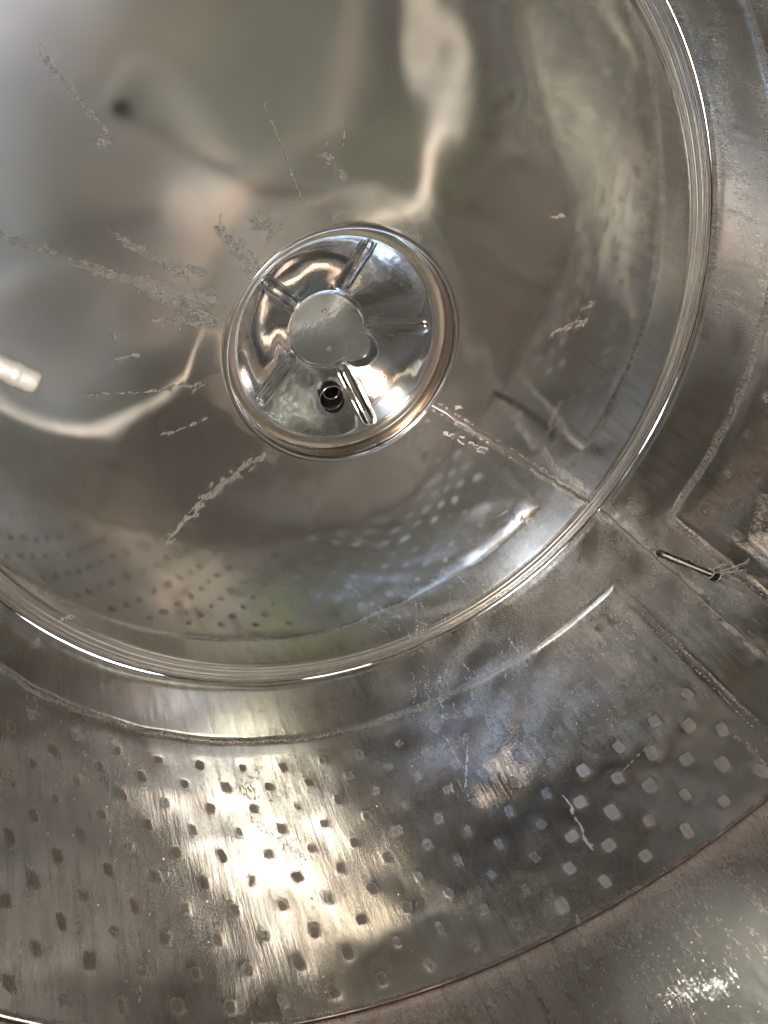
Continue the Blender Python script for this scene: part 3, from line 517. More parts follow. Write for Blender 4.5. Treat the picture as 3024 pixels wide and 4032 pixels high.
    ('L', 0.01, 0.01, 0.378, [(-0.3297, -0.2471), (-0.3155, -0.2426)]),
    ('L', 0.0016, 0.0024, 0.6249322125411865, [(-0.3211, -0.2518), (-0.3201, -0.253), (-0.3199, -0.25)]),
    ('L', 0.0016, 0.0024, 0.8275629071487527, [(-0.3194, -0.2523), (-0.3208, -0.2488), (-0.3178, -0.2511)]),
    ('L', 0.0016, 0.0024, 0.8754192018377598, [(-0.3252, -0.2464), (-0.3245, -0.2473), (-0.3262, -0.2434)]),
    ('L', 0.0016, 0.0024, 0.5960246382084492, [(-0.3283, -0.2489), (-0.3308, -0.2456), (-0.3279, -0.2461)]),
    ('L', 0.0016, 0.0024, 0.9837256492864104, [(-0.3206, -0.2459), (-0.319, -0.2446), (-0.3175, -0.2433)]),
    ('L', 0.0016, 0.0024, 0.9332752847655956, [(-0.3281, -0.2491), (-0.3281, -0.2475), (-0.3262, -0.2451)]),
    ('L', 0.01, 0.01, 0.558, [(0.37, -0.4296), (0.38, -0.4861), (0.4019, -0.5273)]),
    ('L', 0.0016, 0.0024, 0.878003566315114, [(0.3889, -0.4635), (0.3875, -0.4763), (0.3904, -0.4855)]),
    ('L', 0.0016, 0.0024, 0.7213538852488917, [(0.3791, -0.4779), (0.3784, -0.4874), (0.382, -0.4922)]),
    ('L', 0.0016, 0.0024, 0.6280356148699529, [(0.3996, -0.4987), (0.4055, -0.508), (0.4067, -0.5198)]),
    ('L', 0.0016, 0.0024, 0.9530043716039349, [(0.4013, -0.4947), (0.4031, -0.5035), (0.4134, -0.5145)]),
    ('L', 0.0016, 0.0024, 0.7941760939727416, [(0.3701, -0.4427), (0.3763, -0.4583), (0.3777, -0.4726)]),
    ('L', 0.0016, 0.0024, 0.9219512670019723, [(0.3668, -0.4337), (0.3694, -0.4498), (0.3722, -0.4629)]),
    ('L', 0.0016, 0.0024, 0.7788425773961826, [(0.3966, -0.4946), (0.399, -0.503), (0.4015, -0.5086)]),
    ('L', 0.0016, 0.0024, 0.7988601485745946, [(0.3954, -0.5083), (0.3994, -0.5191), (0.4013, -0.5265)]),
    ('L', 0.0016, 0.0024, 0.6603928138054258, [(0.3709, -0.4485), (0.3717, -0.4569), (0.373, -0.4648)]),
    ('L', 0.008, 0.006, 0.45, [(0.3646, -0.5248), (0.3798, -0.5772)]),
    ('L', 0.0016, 0.0024, 0.6686812369410229, [(0.3749, -0.5504), (0.3747, -0.559), (0.3781, -0.5652)]),
    ('L', 0.0016, 0.0024, 0.9786464001702155, [(0.378, -0.552), (0.3809, -0.5524), (0.3835, -0.5543)]),
    ('L', 0.0016, 0.0024, 0.5990532712011564, [(0.3611, -0.5381), (0.3646, -0.5405), (0.3614, -0.5439)]),
    ('L', 0.0016, 0.0024, 0.8995182196948073, [(0.3648, -0.5584), (0.3686, -0.5619), (0.3672, -0.564)]),
    ('L', 0.0016, 0.0024, 0.6456875253688874, [(0.3624, -0.5324), (0.3643, -0.5359), (0.3663, -0.5394)]),
    ('L', 0.0016, 0.0024, 0.9590653659065742, [(0.3744, -0.5411), (0.3731, -0.5457), (0.3784, -0.5505)]),
    ('L', 0.0016, 0.0024, 0.6135203314499823, [(0.3772, -0.567), (0.3795, -0.5739), (0.3796, -0.5774)]),
    ('L', 0.0016, 0.0024, 0.694022708196677, [(0.3803, -0.554), (0.3815, -0.5605), (0.3822, -0.5636)]),
    ('L', 0.006, 0.006, 0.7200000000000001, [(0.1045, -0.5858), (0.1162, -0.607)]),
    ('L', 0.0016, 0.0024, 0.7485186817032068, [(0.1102, -0.5989), (0.1085, -0.6033), (0.1132, -0.6045)]),
    ('L', 0.0016, 0.0024, 0.5501368218366027, [(0.1186, -0.5994), (0.12, -0.6011), (0.1218, -0.6018)]),
    ('L', 0.0016, 0.0024, 0.9220570416363789, [(0.1125, -0.6046), (0.1169, -0.6038), (0.1139, -0.6074)]),
    ('L', 0.0016, 0.0024, 0.5840419987582078, [(0.1107, -0.5999), (0.1095, -0.6042), (0.1122, -0.6067)]),
    ('L', 0.0016, 0.0024, 0.5927410480723609, [(0.1102, -0.6051), (0.1123, -0.6067), (0.1126, -0.6077)]),
    ('L', 0.0016, 0.0024, 0.6506560043435312, [(0.1129, -0.5944), (0.1164, -0.5947), (0.1154, -0.597)]),
    ('L', 0.001, 0.0014, 0.75, [(-0.5304, -0.2061), (-0.4477, -0.1814), (-0.3451, -0.1468)]),
    ('L', 0.001, 0.001, 0.6, [(-0.4003, -0.3144), (-0.3622, -0.2787)]),
    ('L', 0.01, 0.014, 0.324, [(0.3773, -0.053), (0.4629, -0.0756), (0.5241, -0.1024)]),
    ('L', 0.0016, 0.0024, 0.7653881021985354, [(0.4655, -0.0838), (0.4738, -0.0888), (0.4829, -0.0888)]),
    ('L', 0.0016, 0.0024, 0.7311886082826461, [(0.4782, -0.0809), (0.4888, -0.0841), (0.5008, -0.0913)]),
    ('L', 0.0016, 0.0024, 0.599357862284773, [(0.4775, -0.0851), (0.4806, -0.09), (0.4882, -0.0933)]),
    ('L', 0.0016, 0.0024, 0.9757009440108284, [(0.502, -0.084), (0.5133, -0.0894), (0.5225, -0.0944)]),
    ('L', 0.0016, 0.0024, 0.9255521647898525, [(0.379, -0.048), (0.3926, -0.0514), (0.4044, -0.054)]),
    ('L', 0.0016, 0.0024, 0.8176353685571267, [(0.4986, -0.0975), (0.5074, -0.104), (0.5174, -0.1103)]),
    ('L', 0.0016, 0.0024, 0.7606837303520452, [(0.3868, -0.0568), (0.3987, -0.0586), (0.4082, -0.0626)]),
    ('L', 0.0016, 0.0024, 0.8854660399353151, [(0.4197, -0.0733), (0.4305, -0.0753), (0.437, -0.0787)]),
    ('L', 0.0016, 0.0024, 0.9983211073979787, [(0.4211, -0.0644), (0.4392, -0.0649), (0.4549, -0.0682)]),
    ('L', 0.0016, 0.0024, 0.876235379408344, [(0.5059, -0.1018), (0.5177, -0.1087), (0.5206, -0.1095)]),
    ('L', 0.005, 0.005, 0.675, [(0.3467, -0.1174), (0.3644, -0.1303)]),
    ('L', 0.0016, 0.0024, 0.6166125172867742, [(0.3517, -0.1212), (0.3509, -0.1235), (0.3541, -0.1236)]),
    ('L', 0.0016, 0.0024, 0.6525542022847106, [(0.3606, -0.1262), (0.3666, -0.1271), (0.3661, -0.1286)]),
    ('L', 0.0016, 0.0024, 0.9536895992916288, [(0.3458, -0.123), (0.352, -0.1204), (0.3496, -0.1242)]),
    ('L', 0.0016, 0.0024, 0.9554209393772418, [(0.3546, -0.1251), (0.3511, -0.1288), (0.3534, -0.1283)]),
    ('L', 0.0016, 0.0024, 0.692097043134849, [(0.3466, -0.1175), (0.3477, -0.1173), (0.3483, -0.1188)]),
    ('L', 0.0016, 0.0024, 0.6277631131646253, [(0.3533, -0.1197), (0.3549, -0.121), (0.3581, -0.121)]),
    ('L', 0.008, 0.012, 0.30600000000000005, [(0.6641, -0.2016), (0.7886, -0.2318), (0.8802, -0.25)]),
    ('L', 0.0016, 0.0024, 0.9008315830118732, [(0.7398, -0.2308), (0.7711, -0.2347), (0.7943, -0.241)]),
    ('L', 0.0016, 0.0024, 0.8674698300527799, [(0.7029, -0.1972), (0.7166, -0.2002), (0.729, -0.2003)]),
    ('L', 0.0016, 0.0024, 0.5684063418159871, [(0.8128, -0.2453), (0.819, -0.2489), (0.8239, -0.2502)]),
    ('L', 0.0016, 0.0024, 0.8575513504628165, [(0.8118, -0.238), (0.8336, -0.2419), (0.8543, -0.2496)]),
    ('L', 0.0016, 0.0024, 0.6635973545254075, [(0.7709, -0.2285), (0.7888, -0.2314), (0.8058, -0.2337)]),
    ('L', 0.0016, 0.0024, 0.8635643492895422, [(0.7795, -0.2238), (0.7928, -0.2281), (0.7989, -0.2323)]),
    ('L', 0.0016, 0.0024, 0.676218424486413, [(0.8545, -0.2487), (0.871, -0.2529), (0.8777, -0.2551)]),
    ('L', 0.0016, 0.0024, 0.8727745602496864, [(0.7965, -0.215), (0.8244, -0.2191), (0.8509, -0.2245)]),
    ('L', 0.0016, 0.0024, 0.885258259007492, [(0.7742, -0.2276), (0.7923, -0.2336), (0.8054, -0.235)]),
    ('L', 0.0016, 0.0024, 0.9620900111243571, [(0.7956, -0.2401), (0.8168, -0.2424), (0.8362, -0.2474)]),
    ('L', 0.0016, 0.0024, 0.8514473170776122, [(0.7504, -0.227), (0.7897, -0.2388), (0.8124, -0.243)]),
    ('L', 0.008, 0.008, 0.54, [(0.7994, -0.0501), (0.8369, -0.0719)]),
    ('L', 0.0016, 0.0024, 0.789374358388413, [(0.8307, -0.062), (0.8396, -0.0635), (0.8476, -0.0635)]),
    ('L', 0.0016, 0.0024, 0.6200501245427715, [(0.8296, -0.0638), (0.8336, -0.0628), (0.8366, -0.0636)]),
    ('L', 0.0016, 0.0024, 0.8230772328941796, [(0.8225, -0.0642), (0.8275, -0.0649), (0.8271, -0.0694)]),
    ('L', 0.0016, 0.0024, 0.8608490622670666, [(0.8143, -0.0522), (0.8151, -0.0555), (0.8212, -0.0539)]),
    ('L', 0.0016, 0.0024, 0.8488816983175718, [(0.8107, -0.061), (0.8104, -0.0654), (0.8173, -0.066)]),
    ('L', 0.0016, 0.0024, 0.945834043559499, [(0.8244, -0.0656), (0.8302, -0.0676), (0.8318, -0.0726)]),
    ('L', 0.0016, 0.0024, 0.803513222839997, [(0.7994, -0.0507), (0.7972, -0.0542), (0.8011, -0.0548)]),
    ('L', 0.003, 0.005, 0.63, [(-0.0497, 0.9948), (-0.0425, 0.9611), (-0.03, 0.9345)]),
    ('L', 0.0016, 0.0024, 0.8146232802834703, [(-0.0434, 0.964), (-0.0432, 0.96), (-0.0425, 0.9571)]),
    ('L', 0.0016, 0.0024, 0.94861422737144, [(-0.05, 0.9827), (-0.0483, 0.9748), (-0.0457, 0.9669)]),
    ('L', 0.0016, 0.0024, 0.7813702068449242, [(-0.0367, 0.9563), (-0.0331, 0.9534), (-0.0327, 0.9514)]),
    ('L', 0.0016, 0.0024, 0.5683354364381348, [(-0.0436, 0.973), (-0.0435, 0.964), (-0.0376, 0.9543)]),
    ('L', 0.0016, 0.0024, 0.6655190701164992, [(-0.042, 0.9521), (-0.0368, 0.9513), (-0.0365, 0.9433)]),
    ('L', 0.0016, 0.0024, 0.8410546545167272, [(-0.0444, 0.971), (-0.0428, 0.9661), (-0.0415, 0.9591)]),
    ('L', 0.0016, 0.0024, 0.7071972127712209, [(-0.0392, 0.9512), (-0.0389, 0.9422), (-0.0324, 0.9374)]),
    ('L', 0.0016, 0.0024, 0.8436199364017024, [(-0.0458, 0.9789), (-0.045, 0.974), (-0.044, 0.97)]),
    ('B', 0.004, 0.004, 1.1, [(0.316, -0.0357)]),
    ('B', 0.003, 0.003, 1.0, [(0.3098, -0.0117)]),
    ('B', 0.004, 0.004, 1.1, [(0.0175, 0.5777)]),
    ('H', 0.03, 0.04, 1.0, [(0.3399, 0.0377), (0.3586, -0.0164)]),
    ('H', 0.02, 0.03, 0.9, [(-0.3001, -0.0957), (-0.3146, -0.0526)]),
    ('L', 0.004, 0.004, 0.55, [(0.7368, -0.0177), (0.7408, -0.0425)]),
    ('L', 0.0012, 0.0022, 0.48819056731311217, [(0.9337, 0.2975), (0.9328, 0.3006), (0.9275, 0.3164)]),
    ('L', 0.0012, 0.0022, 0.5369604406217559, [(0.9167, 0.1158), (0.9729, 0.1474), (0.9624, 0.185)]),
    ('L', 0.0012, 0.0022, 0.3926800833122581, [(0.7734, 0.3738), (0.821, 0.4039), (0.8571, 0.4433)]),
    ('L', 0.0012, 0.0022, 0.5684352755801181, [(0.8737, 0.3244), (0.9193, 0.351), (0.9089, 0.3665)]),
    ('L', 0.0012, 0.0022, 0.4128264019654194, [(0.8639, 0.2795), (0.9039, 0.3019), (0.9318, 0.3343)]),
    ('L', 0.0012, 0.0022, 0.4685870984340694, [(0.9289, 0.1442), (0.9642, 0.1754), (0.9557, 0.2169)]),
    ('L', 0.0012, 0.0022, 0.416489425479164, [(0.8005, 0.3087), (0.8507, 0.3397), (0.8904, 0.3798)]),
    ('L', 0.0012, 0.0022, 0.5470656368200841, [(0.8201, 0.3803), (0.8631, 0.4064), (0.8962, 0.4413)]),
    ('L', 0.0012, 0.0022, 0.41136193355591155, [(0.9315, 0.2151), (0.9506, 0.2382), (0.9443, 0.2621)]),
    ('L', 0.0012, 0.0022, 0.39855747253395735, [(0.9232, -0.057), (0.9826, -0.0267), (0.9799, 0.0137)]),
    ('L', 0.0012, 0.0022, 0.4389854878175036, [(0.9187, 0.3204), (0.9403, 0.3284), (0.9196, 0.3389)]),
    ('L', 0.0012, 0.0022, 0.4603767300702622, [(0.9749, 0.0995), (0.9739, 0.1093), (0.9722, 0.1234)]),
    ('L', 0.0012, 0.0022, 0.5600631121059407, [(0.9519, -0.0114), (0.9798, 0.0194), (0.9786, 0.0521)]),
    ('L', 0.0012, 0.0022, 0.4491885685205331, [(0.9633, 0.1803), (0.9607, 0.1934), (0.958, 0.2064)]),
    ('L', 0.0012, 0.0022, 0.5469996803638257, [(0.8204, 0.2646), (0.878, 0.3004), (0.9357, 0.3382)]),
    ('L', 0.0012, 0.0022, 0.54081480226773, [(0.8989, 0.1763), (0.9546, 0.2078), (0.9494, 0.2432)]),
    ('L', 0.0012, 0.0022, 0.4414662284275039, [(0.8225, 0.3963), (0.8693, 0.4258), (0.8686, 0.4539)]),
    ('L', 0.0012, 0.0022, 0.5883008037292706, [(0.9281, -0.0594), (0.9825, -0.032), (0.98, 0.0027)]),
    ('L', 0.0012, 0.0022, 0.4303382325408805, [(0.925, 0.2886), (0.9342, 0.2961), (0.9303, 0.3083)]),
    ('L', 0.0012, 0.0022, 0.3799943354549165, [(0.8335, 0.2946), (0.889, 0.3293), (0.9097, 0.3645)]),
    ('L', 0.0012, 0.0022, 0.43326913282295, [(0.829, 0.3373), (0.8699, 0.3614), (0.9094, 0.3887)]),
    ('L', 0.0012, 0.0022, 0.4253376256214201, [(0.8563, 0.3854), (0.8987, 0.4105), (0.8838, 0.4235)]),
    ('L', 0.0012, 0.0022, 0.4521859860395202, [(0.9506, 0.1104), (0.9887, 0.1284), (0.969, 0.1465)]),
    ('L', 0.0012, 0.0022, 0.495201776677097, [(0.8215, 0.3701), (0.8679, 0.3985), (0.8837, 0.4236)]),
    ('L', 0.0012, 0.0022, 0.4658712192711604, [(0.8301, 0.3097), (0.8813, 0.3411), (0.9176, 0.3847)]),
    ('L', 0.0012, 0.0022, 0.41067613694408056, [(0.7998, 0.3765), (0.8492, 0.4077), (0.8962, 0.4414)]),
    ('L', 0.0012, 0.0022, 0.5895802902104234, [(0.8418, 0.425), (0.8734, 0.4424), (0.8678, 0.4554)]),
    ('L', 0.0012, 0.0022, 0.36996784554471707, [(0.9714, 0.1295), (0.9708, 0.1343), (0.9693, 0.1447)]),
    ('L', 0.0012, 0.0022, 0.5413394555803531, [(0.9664, 0.0345), (0.9784, 0.0558), (0.9766, 0.082)]),
    ('L', 0.0012, 0.0022, 0.5051627721014087, [(0.7852, 0.3815), (0.828, 0.4078), (0.8645, 0.44)]),
    ('L', 0.0012, 0.0022, 0.48097785750829836, [(0.9872, -0.0588), (0.979, -0.045), (0.9797, -0.0254)]),
    ('L', 0.0012, 0.0022, 0.4911403267537138, [(0.9373, 0.2758), (0.9581, 0.2829), (0.9379, 0.2841)]),
    ('L', 0.0012, 0.0022, 0.4242303579461594, [(0.948, -0.0615), (0.9796, -0.0288), (0.9799, 0.0148)]),
    ('L', 0.0012, 0.0022, 0.5906261074834999, [(0.9466, 0.0675), (0.992, 0.0896), (0.9729, 0.1175)]),
    ('L', 0.0012, 0.0022, 0.5731047217222605, [(0.8999, 0.403), (0.894, 0.4014), (0.8875, 0.4157)]),
    ('L', 0.0012, 0.0022, 0.507671488005927, [(0.9146, 0.3141), (0.9235, 0.3281), (0.9164, 0.3473)]),
    ('L', 0.0012, 0.0022, 0.5796248532020368, [(0.8311, 0.4476), (0.8515, 0.4561), (0.864, 0.471)]),
    ('L', 0.0012, 0.0022, 0.4008471838449693, [(0.8998, 0.4031), (0.894, 0.4015), (0.8865, 0.4178)]),
    ('L', 0.0012, 0.0022, 0.37295462080431996, [(0.9443, 0.0714), (0.9952, 0.0977), (0.9722, 0.1235)]),
    ('L', 0.0012, 0.0022, 0.4481397895333991, [(0.9116, 0.2637), (0.9444, 0.2798), (0.9329, 0.3001)]),
    ('L', 0.0012, 0.0022, 0.525325053796377, [(0.7499, 0.3533), (0.8056, 0.3899), (0.8607, 0.4296)]),
    ('L', 0.0012, 0.0022, 0.45567889177572374, [(0.9733, 0.1376), (0.9689, 0.1473), (0.9652, 0.1698)]),
    ('L', 0.0012, 0.0022, 0.5185409671031773, [(0.8073, 0.3427), (0.8603, 0.3764), (0.9022, 0.4196)]),
    ('L', 0.0012, 0.0022, 0.581361562941747, [(0.9143, 0.35), (0.9341, 0.357), (0.9138, 0.354)]),
    ('L', 0.0012, 0.0022, 0.5294649841329429, [(0.9256, 0.1324), (0.9806, 0.1626), (0.9615, 0.1897)]),
    ('L', 0.0012, 0.0022, 0.42438383032062676, [(0.9616, 0.2314), (0.9517, 0.2339), (0.9496, 0.2422)]),
]
WALL_MARKS = [
    ('L', 0.0012, 0.0026, 0.3979542019450112, [(11.93, -0.1686), (13.32, -0.2224), (15.03, -0.2697)]),
    ('L', 0.0012, 0.0026, 0.3501653525344993, [(28.44, -0.1429), (28.73, -0.1704), (29.39, -0.1939)]),
    ('L', 0.0012, 0.0026, 0.5428080682246406, [(31.76, -0.1574), (32.44, -0.2012), (32.91, -0.2452)]),
    ('L', 0.0012, 0.0026, 0.4736716010364088, [(31.93, -0.1421), (32.62, -0.1872), (33.65, -0.228)]),
    ('L', 0.0012, 0.0026, 0.41462027880177055, [(28.66, -0.1584), (29.86, -0.22), (31.08, -0.2786)]),
    ('L', 0.0012, 0.0026, 0.44638178720688126, [(10.88, -0.1536), (11.91, -0.1969), (12.72, -0.2419)]),
    ('L', 0.0012, 0.0026, 0.38099428251472467, [(10.71, -0.1817), (11.89, -0.2286), (12.92, -0.276)]),
    ('L', 0.0012, 0.0026, 0.5524345777043491, [(26.9, -0.1566), (28.09, -0.2162), (29.4, -0.2722)]),
    ('L', 0.0012, 0.0026, 0.49162489767144, [(22.73, -0.1776), (23.11, -0.2061), (23.55, -0.2336)]),
    ('L', 0.0012, 0.0026, 0.4234076488840324, [(27.23, -0.1278), (28.68, -0.1981), (30.42, -0.2622)]),
    ('L', 0.0012, 0.0026, 0.3812502956563446, [(20.74, -0.194), (20.85, -0.2127), (20.79, -0.2334)]),
    ('L', 0.0012, 0.0026, 0.5667362360236573, [(18.92, -0.2031), (19.72, -0.2429), (20.76, -0.2786)]),
    ('L', 0.0012, 0.0026, 0.5729775406828895, [(21.64, -0.132), (21.86, -0.1551), (21.94, -0.1795)]),
    ('L', 0.0012, 0.0026, 0.5048655093523658, [(25.28, -0.1658), (26.71, -0.2323), (27.88, -0.298)]),
    ('L', 0.0012, 0.0026, 0.3563070170417396, [(10.99, -0.1951), (11.05, -0.2104), (11.31, -0.2228)]),
    ('L', 0.0012, 0.0026, 0.5835684905946656, [(28.11, -0.1138), (29.41, -0.18), (31.03, -0.2402)]),
    ('L', 0.0012, 0.0026, 0.44711730573715147, [(30.23, -0.1327), (31.38, -0.1947), (32.58, -0.2534)]),
    ('L', 0.0012, 0.0026, 0.5089115359712186, [(10.96, -0.2017), (11.62, -0.2334), (12.34, -0.2634)]),
    ('L', 0.0012, 0.0026, 0.3881207350473206, [(11.43, -0.1868), (13.05, -0.2464), (14.41, -0.3069)]),
    ('L', 0.0012, 0.0026, 0.5693767853850591, [(27.3, -0.1593), (28.78, -0.2298), (30.16, -0.2975)]),
    ('L', 0.0012, 0.0026, 0.4562730639216034, [(15.18, -0.1791), (16.65, -0.2378), (17.92, -0.2965)]),
    ('L', 0.0012, 0.0026, 0.49618609120004, [(31.33, -0.1253), (32.77, -0.1997), (34.55, -0.2673)]),
    ('L', 0.0012, 0.0026, 0.5146723714381252, [(30.82, -0.0977), (31.06, -0.1249), (31.71, -0.148)]),
    ('L', 0.0012, 0.0026, 0.38443070350063846, [(15.51, -0.1785), (16.52, -0.2233), (17.85, -0.2626)]),
    ('L', 0.0012, 0.0026, 0.553259340015003, [(21.14, -0.17), (21.27, -0.1893), (21.34, -0.2089)]),
    ('L', 0.0012, 0.0026, 0.3785108000591032, [(30.41, -0.144), (31.77, -0.2139), (32.8, -0.2829)]),
    ('L', 0.0012, 0.0026, 0.5773316477033194, [(11.69, -0.1708), (13.29, -0.2301), (15.16, -0.2831)]),
    ('L', 0.0012, 0.0026, 0.5167846394180617, [(14.49, -0.2037), (15.36, -0.2432), (16.07, -0.2836)]),
    ('L', 0.0012, 0.0026, 0.3974784295940651, [(19.03, -0.2136), (19.38, -0.2388), (19.57, -0.2654)]),
    ('L', 0.0012, 0.0026, 0.48828568544438145, [(21.57, -0.1659), (23.08, -0.2316), (24.36, -0.2965)]),
    ('L', 0.0012, 0.0026, 0.5233800351036721, [(13.5, -0.1804), (14.94, -0.2367), (16.43, -0.2899)]),
    ('L', 0.0012, 0.0026, 0.3871055236930888, [(8.24, -0.1738), (8.77, -0.2014), (9.55, -0.2246)]),
    ('L', 0.0012, 0.0026, 0.46657190982874863, [(30.57, -0.106), (31.15, -0.1464), (32.1, -0.1823)]),
    ('L', 0.0012, 0.0026, 0.3660917389866455, [(9.03, -0.158), (9.15, -0.175), (9.26, -0.192)]),
    ('L', 0.0012, 0.0026, 0.4442630550937427, [(20.51, -0.1299), (21.94, -0.1929), (23.41, -0.2525)]),
    ('L', 0.0012, 0.0026, 0.5469460512410238, [(21.16, -0.2085), (21.86, -0.2462), (22.39, -0.2849)]),
    ('L', 0.0012, 0.0026, 0.37615598294747776, [(31.29, -0.1595), (31.53, -0.1857), (31.67, -0.2122)]),
    ('L', 0.0012, 0.0026, 0.47099251067314984, [(25.29, -0.1419), (26.49, -0.2007), (27.72, -0.2564)]),
    ('L', 0.0012, 0.0026, 0.3805250100436308, [(32.05, -0.1577), (32.62, -0.1977), (32.91, -0.239)]),
    ('L', 0.0012, 0.0026, 0.45439765591143727, [(29.63, -0.1642), (30.67, -0.2205), (31.85, -0.2732)]),
    ('L', 0.0012, 0.0026, 0.45522631990211915, [(29.94, -0.1552), (30.18, -0.1813), (30.67, -0.2047)]),
    ('L', 0.0012, 0.0026, 0.3635620987914033, [(13.73, -0.1681), (13.82, -0.1848), (14.19, -0.1973)]),
    ('L', 0.0012, 0.0026, 0.4411715209134298, [(32.24, -0.1545), (32.98, -0.2011), (33.6, -0.247)]),
    ('L', 0.0012, 0.0026, 0.5480466555626173, [(10.65, -0.1641), (11.66, -0.2061), (12.95, -0.2426)]),
    ('B', 0.012, 0.012, 0.9, [(-2.04, -0.2874), (-2.38, -0.3359)]),
    ('L', 0.008, 0.008, 0.5, [(-15.35, -0.0628), (-15.58, -0.1728), (-15.58, -0.2581)]),
    ('L', 0.01, 0.01, 0.45, [(10.62, -0.4289), (7.49, -0.4187)]),
    ('D', 0.004, 0.004, 1.6, [(61.66, -0.1466)]),
    ('D', 0.004, 0.004, 1.6, [(58.34, -0.1269)]),
    ('D', 0.004, 0.004, 1.6, [(54.44, -0.1255)]),
    ('D', 0.0025, 0.0025, 1.6, [(60.58, -0.0918)]),
    ('D', 0.002, 0.002, 1.5, [(53.67, -0.1416)]),
    ('D', 0.002, 0.002, 1.4, [(54.95, -0.0878)]),
    ('L', 0.004, 0.004, 0.9, [(20.73, -0.6627), (20.66, -0.7128), (21.33, -0.7799), (21.42, -0.8111)]),
    ('L', 0.0014, 0.0014, 0.8, [(28.9, -0.4111), (32.55, -0.5225)]),
    ('L', 0.001, 0.001, 0.7, [(31.42, -0.3548), (31.43, -0.4701)]),
    ('B', 0.02, 0.03, 0.5, [(61.49, -0.3123), (64.7, -0.3844), (64.22, -0.493), (61.44, -0.5725)]),
    ('B', 0.03, 0.03, 0.55, [(62.24, -0.5401), (59.7, -0.5884)]),
    ('D', 0.05, 0.05, 0.9, [(74.17, -0.4207), (69.28, -0.4663)]),
    ('D', 0.05, 0.05, 0.8, [(81.08, -0.4411)]),
    ('D', 0.05, 0.06, 0.9, [(32.86, -0.5199), (16.36, -0.5109)]),
    ('D', 0.05, 0.06, 0.8, [(21.15, -0.4042), (8.53, -0.4219)]),
    ('L', 0.02, 0.02, 0.42, [(10.18, 0.107), (5.75, 0.1082)]),
    ('D', 0.04, 0.04, 0.9, [(-82.09, -0.118), (-71.6, -0.1417)]),
    ('D', 0.05, 0.05, 0.7, [(-30.7, -0.2053), (-31.81, -0.3689)]),
    ('B', 0.02, 0.02, 0.5, [(-36.33, -0.2814), (-32.39, -0.3618)]),
    ('L', 0.003, 0.003, 0.7, [(28.16, -0.9213), (29.29, -0.9869)]),
    ('L', 0.03, 0.03, 0.4, [(23.31, -1.1358), (17.38, -1.1615)]),
    ('L', 0.02, 0.03, 0.45, [(-92.58, -0.1105), (-78.47, -0.0619)]),
    ('L', 0.004, 0.008, 0.6, [(-3.64, -0.7408), (-3.93, -0.805), (-4.4, -0.8824)]),
    ('D', 0.03, 0.03, 0.8, [(64.43, -0.6721), (59.45, -0.7486)]),
    ('L', 0.001, 0.001, 0.8, [(12.92, -0.1586), (13.27, -0.2781)]),
    ('L', 0.001, 0.001, 0.7, [(13.75, -0.6972), (5.24, -0.6716)]),
    ('L', 0.0012, 0.0012, 0.8832213384342339, [(48.53, -0.7289)]),
    ('L', 0.0012, 0.0012, 0.6119055804559326, [(97.95, -0.8647)]),
    ('L', 0.0012, 0.0012, 0.7645674644387819, [(56.44, -0.5738)]),
    ('L', 0.0012, 0.0012, 0.8044462528489078, [(60.21, -0.6954)]),
    ('L', 0.0012, 0.0012, 0.7263213515341196, [(48.1, -0.5244)]),
    ('L', 0.0012, 0.0012, 0.5128150006096801, [(36.08, -0.3254)]),
    ('L', 0.0012, 0.0012, 0.6033504132273868, [(44.95, -0.9623)]),
    ('L', 0.0012, 0.0012, 0.6573678891468003, [(65.5, -0.3321)]),
    ('L', 0.0012, 0.0012, 0.5468985559267403, [(49.63, -0.8584)]),
    ('L', 0.0012, 0.0012, 0.843872004880249, [(46.25, -0.494)]),
    ('L', 0.0012, 0.0012, 0.5685274396623883, [(71.41, -0.7946)]),
    ('L', 0.0012, 0.0012, 0.6806529677208635, [(94.96, -0.9007)]),
    ('L', 0.0012, 0.0012, 0.8483611265442064, [(61.8, -0.8609)]),
    ('L', 0.0012, 0.0012, 0.5727729466419762, [(85.66, -0.6142)]),
    ('L', 0.0012, 0.0012, 0.7887874085536768, [(85.88, -0.6192)]),
    ('L', 0.0012, 0.0012, 0.7229701809370209, [(33.69, -0.4468)]),
    ('L', 0.0012, 0.0012, 0.6121810183688599, [(69.64, -0.2887)]),
    ('L', 0.0012, 0.0012, 0.8091977383239367, [(89.56, -0.7209)]),
    ('L', 0.0012, 0.0012, 0.6848846528859901, [(81.93, -0.4081)]),
    ('L', 0.0012, 0.0012, 0.5343012648269168, [(40.71, -0.8986)]),
    ('L', 0.0012, 0.0012, 0.6054820655722988, [(34.7, -0.5876)]),
    ('L', 0.0012, 0.0012, 0.6274554662919654, [(52.62, -0.2171)]),
    ('L', 0.0012, 0.0012, 0.7570845782031093, [(78.22, -0.8556)]),
    ('L', 0.0012, 0.0012, 0.5116305695317802, [(41.09, -0.5537)]),
    ('L', 0.0012, 0.0012, 0.7128265620134288, [(94.41, -0.356)]),
    ('L', 0.0012, 0.0012, 0.8844750077753274, [(43.21, -0.7223)]),
    ('L', 0.0012, 0.0012, 0.5007536758711224, [(72.9, -0.364)]),
    ('L', 0.0012, 0.0012, 0.8868312156266906, [(33.0, -0.5503)]),
    ('L', 0.0012, 0.0012, 0.8596571826300103, [(48.61, -0.4075)]),
    ('L', 0.0012, 0.0012, 0.6876955734605149, [(32.35, -0.3843)]),
    ('L', 0.0012, 0.0012, 0.6732714922371689, [(45.97, -0.6315)]),
    ('L', 0.0012, 0.0012, 0.6349586004685288, [(81.56, -0.9079)]),
    ('L', 0.0012, 0.0012, 0.5615848303094794, [(59.54, -0.8124)]),
